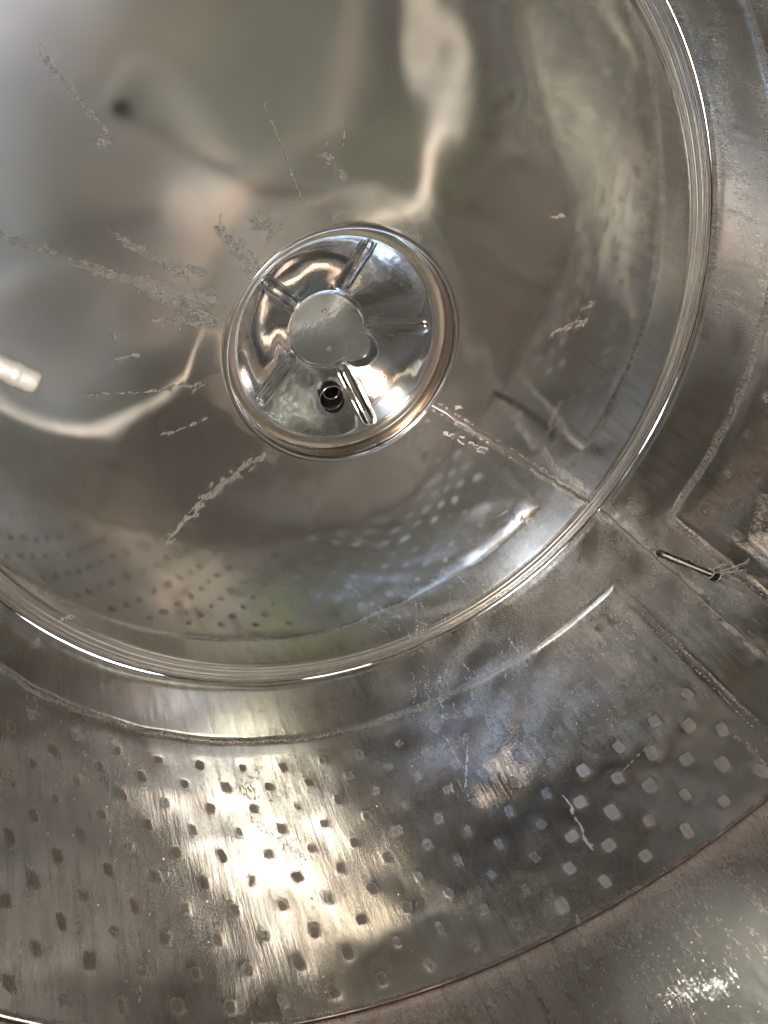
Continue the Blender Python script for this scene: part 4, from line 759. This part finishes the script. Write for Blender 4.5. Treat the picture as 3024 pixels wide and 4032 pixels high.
    ('L', 0.0012, 0.0012, 0.6912790446917625, [(91.08, -0.5843)]),
    ('L', 0.0012, 0.0012, 0.5323961144269729, [(99.28, -0.6609)]),
    ('L', 0.0012, 0.0012, 0.8578362001925484, [(93.83, -0.8248)]),
    ('L', 0.0012, 0.0012, 0.8915111597838323, [(69.74, -0.8179)]),
    ('L', 0.0012, 0.0012, 0.7396678675057097, [(93.42, -0.6572)]),
    ('L', 0.0012, 0.0012, 0.848678062542588, [(65.43, -0.4845)]),
    ('L', 0.0012, 0.0012, 0.5709100162521076, [(62.14, -0.8922)]),
    ('L', 0.0012, 0.0012, 0.8625676293655713, [(62.19, -0.2357)]),
    ('L', 0.0012, 0.0012, 0.647589718371054, [(53.04, -0.7405)]),
    ('L', 0.0012, 0.0012, 0.526124443781784, [(72.39, -0.8349)]),
    ('L', 0.0012, 0.0012, 0.5801925162988567, [(44.3, -0.9002)]),
    ('L', 0.0012, 0.0012, 0.7956438433423259, [(37.88, -0.6878)]),
    ('L', 0.0012, 0.0012, 0.5698426969146949, [(42.92, -0.6118)]),
    ('L', 0.0012, 0.0012, 0.5278525415505604, [(37.73, -0.3683)]),
    ('L', 0.0012, 0.0012, 0.8777849555212554, [(29.12, -0.6001)]),
    ('L', 0.0012, 0.0012, 0.621443659264664, [(36.93, -0.7621)]),
    ('L', 0.0012, 0.0012, 0.7959018929877739, [(88.47, -0.7175)]),
    ('L', 0.0012, 0.0012, 0.606638119372158, [(54.16, -0.4783)]),
    ('L', 0.0012, 0.0012, 0.6111195224450561, [(73.09, -0.5639)]),
    ('L', 0.0012, 0.0012, 0.679704264608789, [(72.62, -0.8213)]),
    ('L', 0.0012, 0.0012, 0.5129396114911674, [(51.36, -0.5187)]),
    ('L', 0.0012, 0.0012, 0.5731346348301376, [(93.07, -0.4826)]),
    ('L', 0.0012, 0.0012, 0.823309283463832, [(45.38, -0.8198)]),
    ('L', 0.0012, 0.0012, 0.8668609889153267, [(53.87, -0.6552)]),
    ('L', 0.0012, 0.0012, 0.8375109841628607, [(37.08, -0.2737)]),
    ('L', 0.0012, 0.0012, 0.8528647590107694, [(74.92, -0.6764)]),
    ('L', 0.0012, 0.0012, 0.7706249589941538, [(54.38, -0.6491)]),
    ('L', 0.0012, 0.0012, 0.6019641013918844, [(97.04, -0.696)]),
    ('L', 0.0012, 0.0012, 0.6766390514878209, [(61.09, -0.5536)]),
    ('L', 0.0012, 0.0012, 0.7481344854903818, [(41.87, -0.5193)]),
    ('L', 0.0012, 0.0012, 0.5936106031278983, [(79.17, -0.5941)]),
    ('L', 0.0012, 0.0012, 0.7516205484058764, [(31.36, -0.3507)]),
    ('L', 0.0012, 0.0012, 0.795963335895995, [(60.94, -0.8784)]),
    ('L', 0.0012, 0.0012, 0.8963449794586855, [(92.52, -0.9183)]),
    ('L', 0.0012, 0.0012, 0.6821903656570439, [(82.13, -0.5457)]),
    ('L', 0.0012, 0.0012, 0.6015421182484437, [(44.69, -0.4428)]),
    ('L', 0.0012, 0.0012, 0.5404364385805007, [(98.18, -0.8751)]),
    ('L', 0.0012, 0.0012, 0.8636264571541439, [(55.88, -0.2008)]),
    ('L', 0.0012, 0.0012, 0.6352740765226652, [(94.57, -0.8255)]),
    ('L', 0.0012, 0.0012, 0.5544251919650178, [(82.7, -0.7921)]),
    ('L', 0.0012, 0.0012, 0.6653088479284665, [(88.33, -0.8371)]),
    ('L', 0.0012, 0.0012, 0.8780111818717267, [(74.13, -0.6847)]),
    ('L', 0.0012, 0.0012, 0.5377626731734179, [(72.65, -0.2573)]),
    ('L', 0.0012, 0.0012, 0.7648122793743742, [(41.89, -0.8262)]),
    ('L', 0.0012, 0.0012, 0.7679592943814084, [(99.35, -0.7922)]),
    ('L', 0.0012, 0.0012, 0.6498590744200733, [(76.69, -0.7503)]),
    ('L', 0.0012, 0.0012, 0.5875148171253809, [(34.3, -0.4662)]),
    ('L', 0.0012, 0.0012, 0.7710330924648293, [(57.99, -0.6055)]),
    ('L', 0.0012, 0.0012, 0.6635820523859041, [(95.63, -0.6739)]),
    ('L', 0.0012, 0.0012, 0.6553107939528835, [(87.03, -0.2777)]),
    ('L', 0.0012, 0.0012, 0.659286903043544, [(58.42, -0.4991)]),
    ('L', 0.0012, 0.0012, 0.8457948904757122, [(65.32, -0.7699)]),
    ('L', 0.0012, 0.0012, 0.7578148150516153, [(75.0, -0.7692)]),
    ('L', 0.0012, 0.0012, 0.6216048643877068, [(85.47, -0.5172)]),
    ('L', 0.0012, 0.0012, 0.7679167112844303, [(92.04, -0.4066)]),
    ('L', 0.0012, 0.0012, 0.7992303545667405, [(65.91, -0.4226)]),
    ('L', 0.0012, 0.0012, 0.8477533383861748, [(32.1, -0.4389)]),
]

def build_roof():
    nr = 300
    th = np.linspace(0, 2 * PI, 1700, endpoint=False); rr = np.linspace(NR + .004, ROOF_R, nr)
    T, R_ = np.meshgrid(th, rr, indexing='ij')
    X = R_ * np.cos(T); Y = R_ * np.sin(T)
    Z = SL * (1 - R_)
    edge = sst(NR, NR + .10, R_) * (1 - .85 * sst(.70, ROOF_R, R_))
    Z = Z + edge * (.0010 * waves(X, Y, .42, 12, 3) + .00010 * waves(X, Y, .17, 14, 5))
    # the sheet lies flatter over the open side
    Z = Z - edge * .0010 * waves(X, Y, .42, 12, 3) * .75 * np.exp(-((X + .68) ** 2 + Y ** 2) / .16 ** 2)
    # sheet pulled up round the collar by its weld
    Z = Z - .002 * np.exp(-((R_ - NR) / .006) ** 2)
    # radial seam: bumpy weld with buckled sheet beside it
    a = np.angle(np.exp(1j * (T - RAD(-14.6)))); s = a * R_
    line = waves(R_, R_ * 0, .05, 6, 11) * .0012
    Z = Z - .0009 * np.exp(-((s - line) / .004) ** 2) + .0011 * np.exp(-((s - line - .007) / .004) ** 2)
    near = np.exp(-(s / .035) ** 2)
    Z = Z + near * .00035 * waves(R_, s, .08, 10, 12) * sst(NR, NR + .05, R_)
    # ring groove just inside the rim
    Z = Z + .0025 * np.exp(-((R_ - .957) / .006) ** 2)
    lime = np.zeros_like(X); brown = np.zeros_like(X); haze = np.zeros_like(X); dirt = np.zeros_like(X)
    wob = .012 * waves(X, Y, .06, 10, 21); wob2 = .004 * waves(X, Y, .018, 12, 22)
    ragged = waves(X, Y, .022, 16, 23); ragged2 = waves(X, Y, .010, 16, 24)
    for kind, w0, w1, st, pts in ROOF_MARKS:
        w0 = max(w0, .002); w1 = max(w1, .002)
        bx = [p[0] for p in pts]; by = [p[1] for p in pts]; mg = max(w0, w1) * 4 + .03
        m = (X > min(bx) - mg) & (X < max(bx) + mg) & (Y > min(by) - mg) & (Y < max(by) + mg)
        if not m.any(): continue
        big = min(1, max(w0, w1) / .008)
        x = X[m] + wob[m] * .3 * big; y = Y[m] + wob2[m] * .8 * big
        d, p = segdist(x, y, pts) if len(pts) > 1 else (np.hypot(x - pts[0][0], y - pts[0][1]), np.zeros(x.shape))
        w = (w0 + (w1 - w0) * p) * np.clip(1 + .55 * ragged[m], .25, 2.2)
        v = st * np.exp(-(d / w) ** 2) * np.clip(1 + .22 * ragged2[m], .5, 1.4) + .18 * st * np.exp(-(d / (w * 3.2)) ** 2)
        tgt = {'L': lime, 'B': brown, 'H': haze, 'D': dirt}[kind]
        tgt[m] = np.maximum(tgt[m], v)
    # polishing haze round the collar and at the rim, weld discolouration along the seam
    haze = np.maximum(haze, .35 * np.exp(-((R_ - NR) / .04) ** 2)); haze = np.maximum(haze, .5 * sst(.92, .97, R_))
    haze = np.maximum(haze, .7 * np.exp(-(s / .03) ** 2))
    lime = np.maximum(lime, .36 * np.exp(-((R_ - NR - .03) / .05) ** 2) * sst(-.2, 1.0, waves(X, Y, .12, 10, 33)) * (np.cos(T - RAD(165)) > 0))
    brown = np.maximum(brown, 1.25 * np.exp(-((s - line) / .0026) ** 2))
    lime = np.maximum(lime, (.40 + .12 * ragged) * np.exp(-((np.abs(s) - .011) / .008) ** 2))
    co = np.stack([X, Y, Z], -1).reshape(-1, 3); uv = np.stack([X, Y], -1).reshape(-1, 2)
    at = np.stack([lime, brown, haze, dirt], -1).reshape(-1, 4)
    return raw_mesh('roof', co, grid_faces(len(th), nr, True, flip=True), m_roof, tank, True, uv, at)
roof = build_roof()

LAT_A, LAT_S = 6.43, 0.0628
def lattice():
    out = []
    for k in range(-1, 11):
        z = -.884 + LAT_S * k
        if z > ZB - .045: break
        off = 3.25 if k % 2 == 0 else 0.0
        z_ = z
        j = -20
        while j < 45:
            a = off + LAT_A * j + 0.0
            j += 1
            # the jacket stops either side of the vertical wall seam
            d = (a + 14.1 + 180) % 360 - 180
            if abs(d) < 9.5: continue
            out.append((a, z_ - .006 * min(1, max(0, (a - 0) / 60.0))))
    return out

def build_wall(name, z0, z1, nz, dth, base_r, mat, upper):
    thf = np.radians(np.arange(-104, 104, dth)); thc = np.radians(np.arange(104, 256, 1.0))
    th = np.concatenate([thf, thc]); zz = np.linspace(z0, z1, nz)
    T, Z = np.meshgrid(th, zz, indexing='ij'); A = np.degrees(T)
    lime = np.zeros_like(T); brown = np.zeros_like(T); haze = -.22 * sst(40, 22, np.degrees(T)) * sst(-.42, -.55, Z) * (1 if upper else 0); dirt = np.zeros_like(T)
    sm = T * 1.0
    film = .02 + .22 * sst(-30, -12, A) * sst(55, 12, A) * sst(-.62, -.38, Z) + .02 * sst(60, 90, A) + .16 * sst(-40, -60, A)
    film = film * (1 + .35 * waves(sm, Z, .12, 12, 45)).clip(.3, 2)
    D = np.zeros_like(T)          # displacement towards the outside
    D += .0008 * waves(sm, Z, .5, 10, 41)
    d14 = sm - RAD(-14.8)
    if upper:
        # border weld of the jacket panel: horizontal line and two verticals
        inpan = np.minimum(A + 6.9, 999) 
        left = (A > -6.9) & (A < 104.1); rightp = (A < -21.2)
        wl = .0004 * waves(sm, Z, .11, 8, 44)
        hz = np.where(left | rightp, np.exp(-(((Z - ZB) + wl * 3) / .0095) ** 2), 0)
        below = (Z < ZB)
        v1 = np.where(below, np.exp(-((sm - RAD(-6.9) + wl * 3) / .0095) ** 2), 0)
        v2 = np.where(below, np.exp(-((sm - RAD(-21.2) + wl * 3) / .0095) ** 2), 0)
        g = np.maximum(np.maximum(hz, v1), v2)
        D += .0032 * g
        haze = np.maximum(haze, .6 * g)
        brown = np.maximum(brown, .55 * np.maximum(hz, v2) ** .5); lime = np.maximum(lime, .42 * (g * (1 - g) * 4) * sst(60, 10, A))
        # the panel swells between its welds
        inp = (left | rightp) & below
        dist = np.minimum(np.abs(Z - ZB), np.where(A > -14, np.abs(sm - RAD(-6.9)), np.abs(sm - RAD(-21.2))))
        D -= np.where(inp, .0020 * sst(0, .06, dist), 0)
        lat = lattice(); g2 = np.random.default_rng(5)
        step = (zz[1] - zz[0])
        for (a, z) in lat:
            ja = a + g2.normal(0, .13); jz = z + g2.normal(0, .0016)
            bri = 1 if (z < -.60 and a < 20 + (-.62 - z) * 55) else 0
            ti = np.searchsorted(thf, RAD(ja)); zi = int((jz - zz[0]) / step)
            if a > 104 or a < -104: continue
            w = int(.055 / (RAD(dth))) + 1; h = int(abs(.055 / step)) + 1
            sl = (slice(max(0, ti - w), min(len(thf), ti + w)), slice(max(0, zi - h), max(0, min(nz, zi + h))))
            x = (T[sl] - RAD(ja)); y = Z[sl] - jz
            rot = g2.normal(0, .18); xr = x * math.cos(rot) + y * math.sin(rot); yr = -x * math.sin(rot) + y * math.cos(rot)
            hw = .0158 * g2.uniform(.74, 1.12) * (1.15 if bri else 1); hh = .0190 * g2.uniform(.76, 1.12) * (1.08 if bri else 1)
            q = ((np.abs(xr) / hw) ** 3.4 + (np.abs(yr) / hh) ** 3.4) ** (1 / 3.4)
            pad = 1 - sst(.55, 1.18, q)
            bowl = np.exp(-(x * x + y * y) / .026 ** 2)
            tilt = g2.normal(0, .012) * xr + g2.normal(0, .012) * yr
            k = 1.0 if bri else .3
            D[sl] += k * (.0011 * bowl + pad * (.0007 + tilt * 1.2))
            rr = np.hypot(x - g2.normal(0, .002), y - g2.normal(0, .003))
            D[sl] -= .0005 * np.exp(-((rr - .0045) / .0014) ** 2)
            stn = {True: g2.uniform(.0, .3), False: g2.uniform(.75, 1.3)}[bool(bri)]
            if a < -25: stn = g2.uniform(.3, .7)
            if not bri and a < 45 and a > -20: stn = g2.uniform(.45, .95)
            brown[sl] = np.maximum(brown[sl], stn * (1 - sst(.35, 1.30, q)))
            haze[sl] = np.maximum(haze[sl], (1.2 if bri else .5) * pad); film[sl] = np.maximum(film[sl], (.20 if bri else .0) * pad)
        D -= np.where(inp, .00030 * waves(sm, Z, .14, 14, 48) + .0010 * sst(45, 20, A) * waves(sm, Z, .26, 8, 49), 0)
        # grime: speckled bands in the upper half of the panel
        band = np.exp(-((Z + .40) / .11) ** 2) * sst(-.3, 1.0, waves(sm, Z * 2.2, .42, 10, 51))
        dirt = np.maximum(dirt, .9 * band * (A > -6)); dirt = np.maximum(dirt, .55 * sst(60, 95, A))
        dirt = np.maximum(dirt, .6 * sst(-30, -60, A) * sst(-.1, .9, waves(sm, Z, .3, 10, 52)))
        lime = np.maximum(lime, .20 * band)
        # run marks under the rim
        runs = sst(.55, 1.5, waves(sm, sm * 0 + Z * .15, .035, 12, 61)) * sst(-.17, -.03, Z + .05 * waves(sm, Z * 0, .09, 8, 62)) * np.exp(-((A - 20) / 17) ** 2)
        lime = np.maximum(lime, .42 * runs)
        brown = np.maximum(brown, .35 * np.exp(-((Z + .012) / .006) ** 2))
        # the lap: bottom edge of this course turns out to the lower plate
        brown = np.maximum(brown, 1.1 * sst(ZL + .018, ZL - .002, Z))  # brown stain with the seam shadow painted in
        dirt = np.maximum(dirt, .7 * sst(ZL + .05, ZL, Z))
        haze = np.maximum(haze, .28 * sst(28, 70, A) * below)
    else:
        dirt = np.maximum(dirt, .5); brown = np.maximum(brown, .8 * sst(ZL - .13, ZL - .004, Z))  # brown below the lap: stain plus the painted shadow of the edge
    # vertical seam
    line = .0009 * waves(Z, Z * 0, .07, 6, 71)
    D += -.0014 * np.exp(-((d14 - line) / .0035) ** 2) + .0014 * np.exp(-((d14 - line - .006) / .003) ** 2)
    nearv = np.exp(-(d14 / .03) ** 2); D += nearv * .0005 * waves(d14, Z, .06, 10, 72)
    haze = np.maximum(haze, .6 * nearv); brown = np.maximum(brown, 1.1 * np.exp(-((d14 - line) / .0025) ** 2)); lime = np.maximum(lime, (.45 + .25 * waves(sm, Z, .04, 14, 75)) * np.exp(-((np.abs(d14) - .011) / .008) ** 2))
    for kind, w0, w1, st, pts in WALL_MARKS:
        w0 = max(w0, .0022); w1 = max(w1, .0022)
        pp = [(RAD(a), z) for a, z in pts]
        bx = [p[0] for p in pp]; by = [p[1] for p in pp]; mg = max(w0, w1) * 4 + .03
        m = (T > min(bx) - mg) & (T < max(bx) + mg) & (Z > min(by) - mg) & (Z < max(by) + mg)
        if not m.any(): continue
        x = T[m]; y = Z[m]
        wv = (.004 * min(1, max(w0, w1) / .008)) * waves(x, y, .03, 8, 81)
        x = x + wv
        d, p = segdist(x, y, pp) if len(pp) > 1 else (np.hypot(x - pp[0][0], y - pp[0][1]), np.zeros(x.shape))
        v = st * np.exp(-(d / ((w0 + (w1 - w0) * p) * np.clip(1 + .5 * waves(x, y, .02, 14, 82), .25, 2))) ** 2)
        tgt = {'L': lime, 'B': brown, 'H': haze, 'D': dirt}[kind]; tgt[m] = np.maximum(tgt[m], v * (.6 if kind == 'D' and w0 > .01 else 1))
    Rr = base_r + D
    co = np.stack([Rr * np.cos(T), Rr * np.sin(T), Z], -1).reshape(-1, 3)
    uv = np.stack([T, Z], -1).reshape(-1, 2)
    keep = None
    if not upper:     # the manway opening, where the photograph is taken from
        am = np.angle(np.exp(1j * (T - PI)))
        inside = (np.abs(am / .30) ** 2 + np.abs((Z + 1.56) / .255) ** 2) < 1
        k = ~inside
        k2 = np.roll(k, -1, 0); keep = (k[:, :-1] & k[:, 1:] & k2[:, :-1] & k2[:, 1:])
    at = np.stack([lime, brown, haze, dirt], -1).reshape(-1, 4)
    return raw_mesh(name, co, grid_faces(len(th), nz, True, keep), mat, tank, True, uv, at, film)
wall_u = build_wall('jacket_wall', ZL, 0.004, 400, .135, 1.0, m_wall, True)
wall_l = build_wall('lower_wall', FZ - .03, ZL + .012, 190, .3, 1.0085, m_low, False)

# rim weld between roof and wall: a rounded bead, a dark crack, two small shoulders
def wobr(T, K):
    w = .00045 * waves(T, K * 0., .16, 10, 91)
    return w, w * .5
def arc(cx, cz, r_, a0, a1, n): return [(cx + r_ * math.cos(RAD(a)), cz + r_ * math.sin(RAD(a))) for a in np.linspace(a0, a1, n)]
bead = [(.9985, -.0130), (.9965, -.0128)] + arc(.9915, -.0080, .0048, 320, 190, 12) + [(.9858, -.0062)] + arc(.9830, -.0050, .0025, 330, 200, 8) + [(.9795, -.0030), (.9750, -.0012), (.9705, -.0004), (.9680, .0040)]
lathe('rim_bead', bead, m_bead, tank, 900, wobr)
lathe('rim_crack', [(1.0, -.0150), (.9980, -.0140), (.9972, -.0122)], m_dark, tank, 400)

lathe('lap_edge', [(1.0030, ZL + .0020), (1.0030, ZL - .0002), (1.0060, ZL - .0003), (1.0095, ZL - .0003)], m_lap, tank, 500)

# collar of the roof manway
zc = SL * (1 - NR)
lathe('manway_collar', [(NR + .0095, zc + .002), (NR + .0085, zc - .0028), (NR + .005, zc - .0068), (NR + .001, zc - .0080), (NR - .0020, zc - .0068), (NR - .0030, zc - .003), (NR - .0022, zc + .002)], m_neck, tank, 400)
lathe('collar_gap', [(NR - .0022, zc + .002), (NR + .0005, zc + .0045), (NR - .0028, zc + .0085)], m_dark, tank, 300)
lathe('collar_wall', [(NR - .0028, zc + .0085), (NR - .003, zc + .03), (NR - .0032, zc + .050), (NR - .0050, zc + .0535)], m_neck, tank, 400)
lathe('collar_gasket', [(NR - .0050, zc + .0535), (NR - .0075, zc + .0548), (NR - .020, zc + .0555), (NR - .033, zc + .0565)], m_gasket, tank, 300)

# ------------------------------------------------------------------ the manway lid: pressed cone with five ribs, a round recess with a lobe, a vent hole
lid = tag(empty('manway_lid', (0, 0, .127)), 'round polished manway lid with five pressed ribs closing the roof opening', 'lid')
RL = .2650; ZLd = .1275 - .127
HOLE = (.172, 40.5, .0335)
def build_lid():
    n = 520; g = np.linspace(-RL, RL, n); X, Y = np.meshgrid(g, g, indexing='ij')
    # polar grid is smoother at the edge
    th = np.linspace(0, 2 * PI, 900, endpoint=False); rr = np.concatenate([np.linspace(.0005, RL, 260)])
    T, R_ = np.meshgrid(th, rr, indexing='ij'); X = R_ * np.cos(T); Y = R_ * np.sin(T)
    cone = .098 * (1 - sst(.085, .262, R_) * .14 - .86 * np.clip((R_ - .10) / .158, 0, 1))
    Z = ZLd + cone
    Z += .0009 * waves(X, Y, .2, 8, 101) * sst(.11, .16, R_) * (1 - sst(.22, .255, R_)) + .00012 * waves(X, Y, .07, 10, 102) * sst(.11, .14, R_)
    # recess disc joined by a small lobe
    lx, ly = .100 * math.cos(RAD(-17)), .100 * math.sin(RAD(-17))
    dl = np.minimum(R_ - .098, np.hypot(X - lx, Y - ly) - .043)
    top = .1045
    Z = np.where(dl < .006, Z + (top + ZLd - Z) * (1 - sst(-.003, .006, dl)), Z)
    Z -= .0010 * np.exp(-((dl - .004) / .003) ** 2)
    # faint buckle across the flat disc
    Z += np.where(dl < 0, .0006 * waves(X, Y, .25, 5, 104), 0)
    for bx, by in ((-.045, -.030), (.048, .028)):
        Z -= .0010 * np.exp(-((np.hypot(X - bx, Y - by) - .004) / .0018) ** 2)
    for a, r0, r1 in ((-54, .122, .236), (-123, .130, .248), (173, .128, .242), (98, .120, .236), (19, .122, .240)):
        ca, sa = math.cos(RAD(a)), math.sin(RAD(a))
        d, _ = segdist(X, Y, [(r0 * ca, r0 * sa), (r1 * ca, r1 * sa)])
        prof = 1 - sst(.0045, .0150, d)
        Z -= .0085 * prof
        Z += .0012 * np.exp(-((d - .0170) / .003) ** 2)
    # flat flange lip
    Z = np.where(R_ > .2585, ZLd + .0005 - .0022 * np.exp(-((R_ - .2625) / .0022) ** 2), Z)
    hx, hy = HOLE[0] * math.cos(RAD(HOLE[1])), HOLE[0] * math.sin(RAD(HOLE[1]))
    dh = np.hypot(X - hx, Y - hy)
    Z += .0025 * np.exp(-((dh - HOLE[2]) / .012) ** 2)
    k = dh > HOLE[2]; k2 = np.roll(k, -1, 0)
    keep = k[:, :-1] & k[:, 1:] & k2[:, :-1] & k2[:, 1:]
    co = np.stack([X, Y, Z], -1).reshape(-1, 3)
    return raw_mesh('lid_shell', co, grid_faces(len(th), len(rr), True, keep, flip=True), m_lid, lid, True), hx, hy
_, hx, hy = build_lid()
zh = .127 + .058
def tube(name, r, z0, z1, mat, parent, origin, n=48, dz=0):
    return lathe(name, [(r, z0), (r, z1)], mat, parent, n, origin=origin)
hz = .056
vent = empty('vent_fitting', (hx, hy, hz)); vent.parent = lid
lathe('hole_rim', [(HOLE[2] + .0022, .001), (HOLE[2] + .0005, -.0022), (HOLE[2] - .0010, -.0015), (HOLE[2] - .0012, .008)], m_neck, vent, 64)
lathe('hole_sleeve', [(HOLE[2] - .0008, .004), (HOLE[2] + .006, .02), (HOLE[2] + .006, .12), (.0, .12)], m_black, vent, 64)
ox = (.0, -.010, 0)
lathe('inner_pipe', [(.0200, .115), (.0200, .030), (.0208, .024), (.0232, .024), (.0240, .030), (.0240, .115)], m_neck, vent, 64, origin=ox)
lathe('inner_pipe_ring', [(.0240, .040), (.0262, .041), (.0262, .050), (.0240, .051)], m_neck, vent, 64, origin=ox)

# unseen cap added outside over the roof opening so that no stray light falls in
lathe('lid_light_cap', [(RL, .0), (RL + .006, .010), (RL + .008, .14), (0, .15)], m_dark, lid, 64)

# ------------------------------------------------------------------ floor with centre drain, side manway frame
def build_floor():
    th = np.linspace(0, 2 * PI, 300, endpoint=False); rr = np.linspace(.044, 1.006, 120)
    T, R_ = np.meshgrid(th, rr, indexing='ij'); X = R_ * np.cos(T); Y = R_ * np.sin(T)
    Z = FZ - .03 * (1 - R_) + .0016 * waves(X, Y, .4, 10, 111) * sst(.05, .15, R_)
    s = np.angle(np.exp(1j * (T - RAD(-24)))) * R_
    Z += .004 * np.exp(-(s / .007) ** 2)
    return raw_mesh('tank_floor', np.stack([X, Y, Z], -1).reshape(-1, 3), grid_faces(300, 120, True), m_floor, tank, True)
build_floor()
def floor_seam(az):
    e = Vector((math.cos(RAD(az)), math.sin(RAD(az)), 0)); q = Vector((-e.y, e.x, 0)); co = []
    R2 = np.linspace(.05, 1.0, 160); g = waves(R2, R2 * 0, .12, 6, 131) * .003
    for k, r_ in enumerate(R2):
        for w_, h_ in ((-.011, .0005), (-.006, .004), (0, .0055), (.006, .004), (.011, .0005)):
            co.append((e * r_ + q * (w_ + g[k]) + Vector((0, 0, FZ - .03 * (1 - r_) + h_ + .002)))[:])
    raw_mesh('floor_weld', co, grid_faces(160, 5), m_fweld, tank, True)
floor_seam(-11.8)
lathe('drain_well', [(.048, FZ - .028), (.044, FZ - .029), (.042, FZ - .034), (.041, FZ - .08), (0, FZ - .085)], m_well, tank, 64)
def frame():
    co = []; n = 72
    for k in range(n):
        a = 2 * PI * k / n
        for (rad, sc) in ((.992, .99), (.985, 1.0), (.992, 1.03), (1.02, 1.035), (1.10, 1.0), (1.10, .985), (.995, .975)):
            am = PI + .30 * sc * math.cos(a); z = -1.56 + .255 * sc * math.sin(a)
            co.append((rad * math.cos(am), rad * math.sin(am), z))
    return raw_mesh('side_manway_frame', co, grid_faces(n, 7, True), m_neck, tank, True)
frame()

# ------------------------------------------------------------------ probes through the wall
def radial_probe(name, azim, z, length, rad, droop, mat, label, tail):
    e = Vector((math.cos(RAD(azim)), math.sin(RAD(azim)), 0))
    root = empty(name, (e.x * 1.0, e.y * 1.0, z)); tag(root, label, 'probe', 'probes through the tank wall')
    b = Vector((0, 0, 0)); d = (-e * length + Vector((0, 0, droop)))
    u = d.normalized()
    path = [-u * .03] + [d * t for t in np.linspace(0, .98, 12)] + [d * .992, d]
    radii = [rad] * 13 + [rad * .97, rad * .86]
    sweep('rod', path, rad, mat, root, 28, True, radii)
    # the hole in the wall and its boss
    def ring(nm, prof, m):
        o = lathe(nm, prof, m, root, 48); o.rotation_euler = (-e).to_track_quat('Z', 'Y').to_euler(); return o
    ring('wall_hole', [(rad * 1.0, .0045), (rad * 1.75, .0045), (rad * 1.82, .002)], m_dark)
    ring('hole_rim', [(rad * 1.75, .0046), (rad * 1.85, .0062), (rad * 2.05, .0060), (rad * 2.15, .002)], m_bead)
    if not tail:
        for q in (.93,):
            c0 = d * q; sweep('end_ridge', [c0 - u * .003, c0 - u * .001, c0 + u * .001, c0 + u * .003], rad, m_pipe, root, 28, False, [rad * 1.0, rad * 1.06, rad * 1.06, rad * 1.0])
    return root, e, u
r1, e1, u1 = radial_probe('temperature_probe', -18.7, -.461, .283, .0093, -.017, m_rod, 'dark steel rod sticking out of the wall beside the vertical seam, wire at its root', True)
# wire tie round the root of the dark probe with loose ends along the wall
def wire(path, r=.0011): return sweep('wire_tie', path, r, m_wire, r1, 8, True)
t1 = Vector((-math.sin(RAD(-18.7)), math.cos(RAD(-18.7)), 0)); zv = Vector((0, 0, 1)); inn = -e1
loop = [inn * .026 + (t1 * math.cos(a) + zv * math.sin(a)) * .0112 + inn * .002 * math.sin(3 * a) for a in np.linspace(0, 1.9 * PI, 28)]
wire(loop, .0016)
wire([inn * .020 + t1 * .004 + zv * .010, inn * .012 - t1 * .016 + zv * .006, inn * .006 - t1 * .034 + zv * .001, inn * .003 - t1 * .040 - zv * .004], .0012)
wire([inn * .024 + t1 * -.008 - zv * .008, inn * .016 - t1 * .022 - zv * .022, inn * .010 - t1 * .040 - zv * .040, inn * .006 - t1 * .058 - zv * .052], .0012)
wire([inn * .024 + t1 * -.010 - zv * .004, inn * .018 - t1 * .028 - zv * .020, inn * .010 - t1 * .048 - zv * .030, inn * .008 - t1 * .075 - zv * .046, inn * .006 - t1 * .090 - zv * .046], .0011)
wire([inn * .010 - t1 * .058 - zv * .052, inn * .008 - t1 * .052 - zv * .056, inn * .010 - t1 * .036 - zv * .046], .0010)
radial_probe('level_probe', 166.6, -1.012, .2215, .0088, -.0, m_pipe, 'pale blurred metal tube end reaching in from the left edge of the view', False)
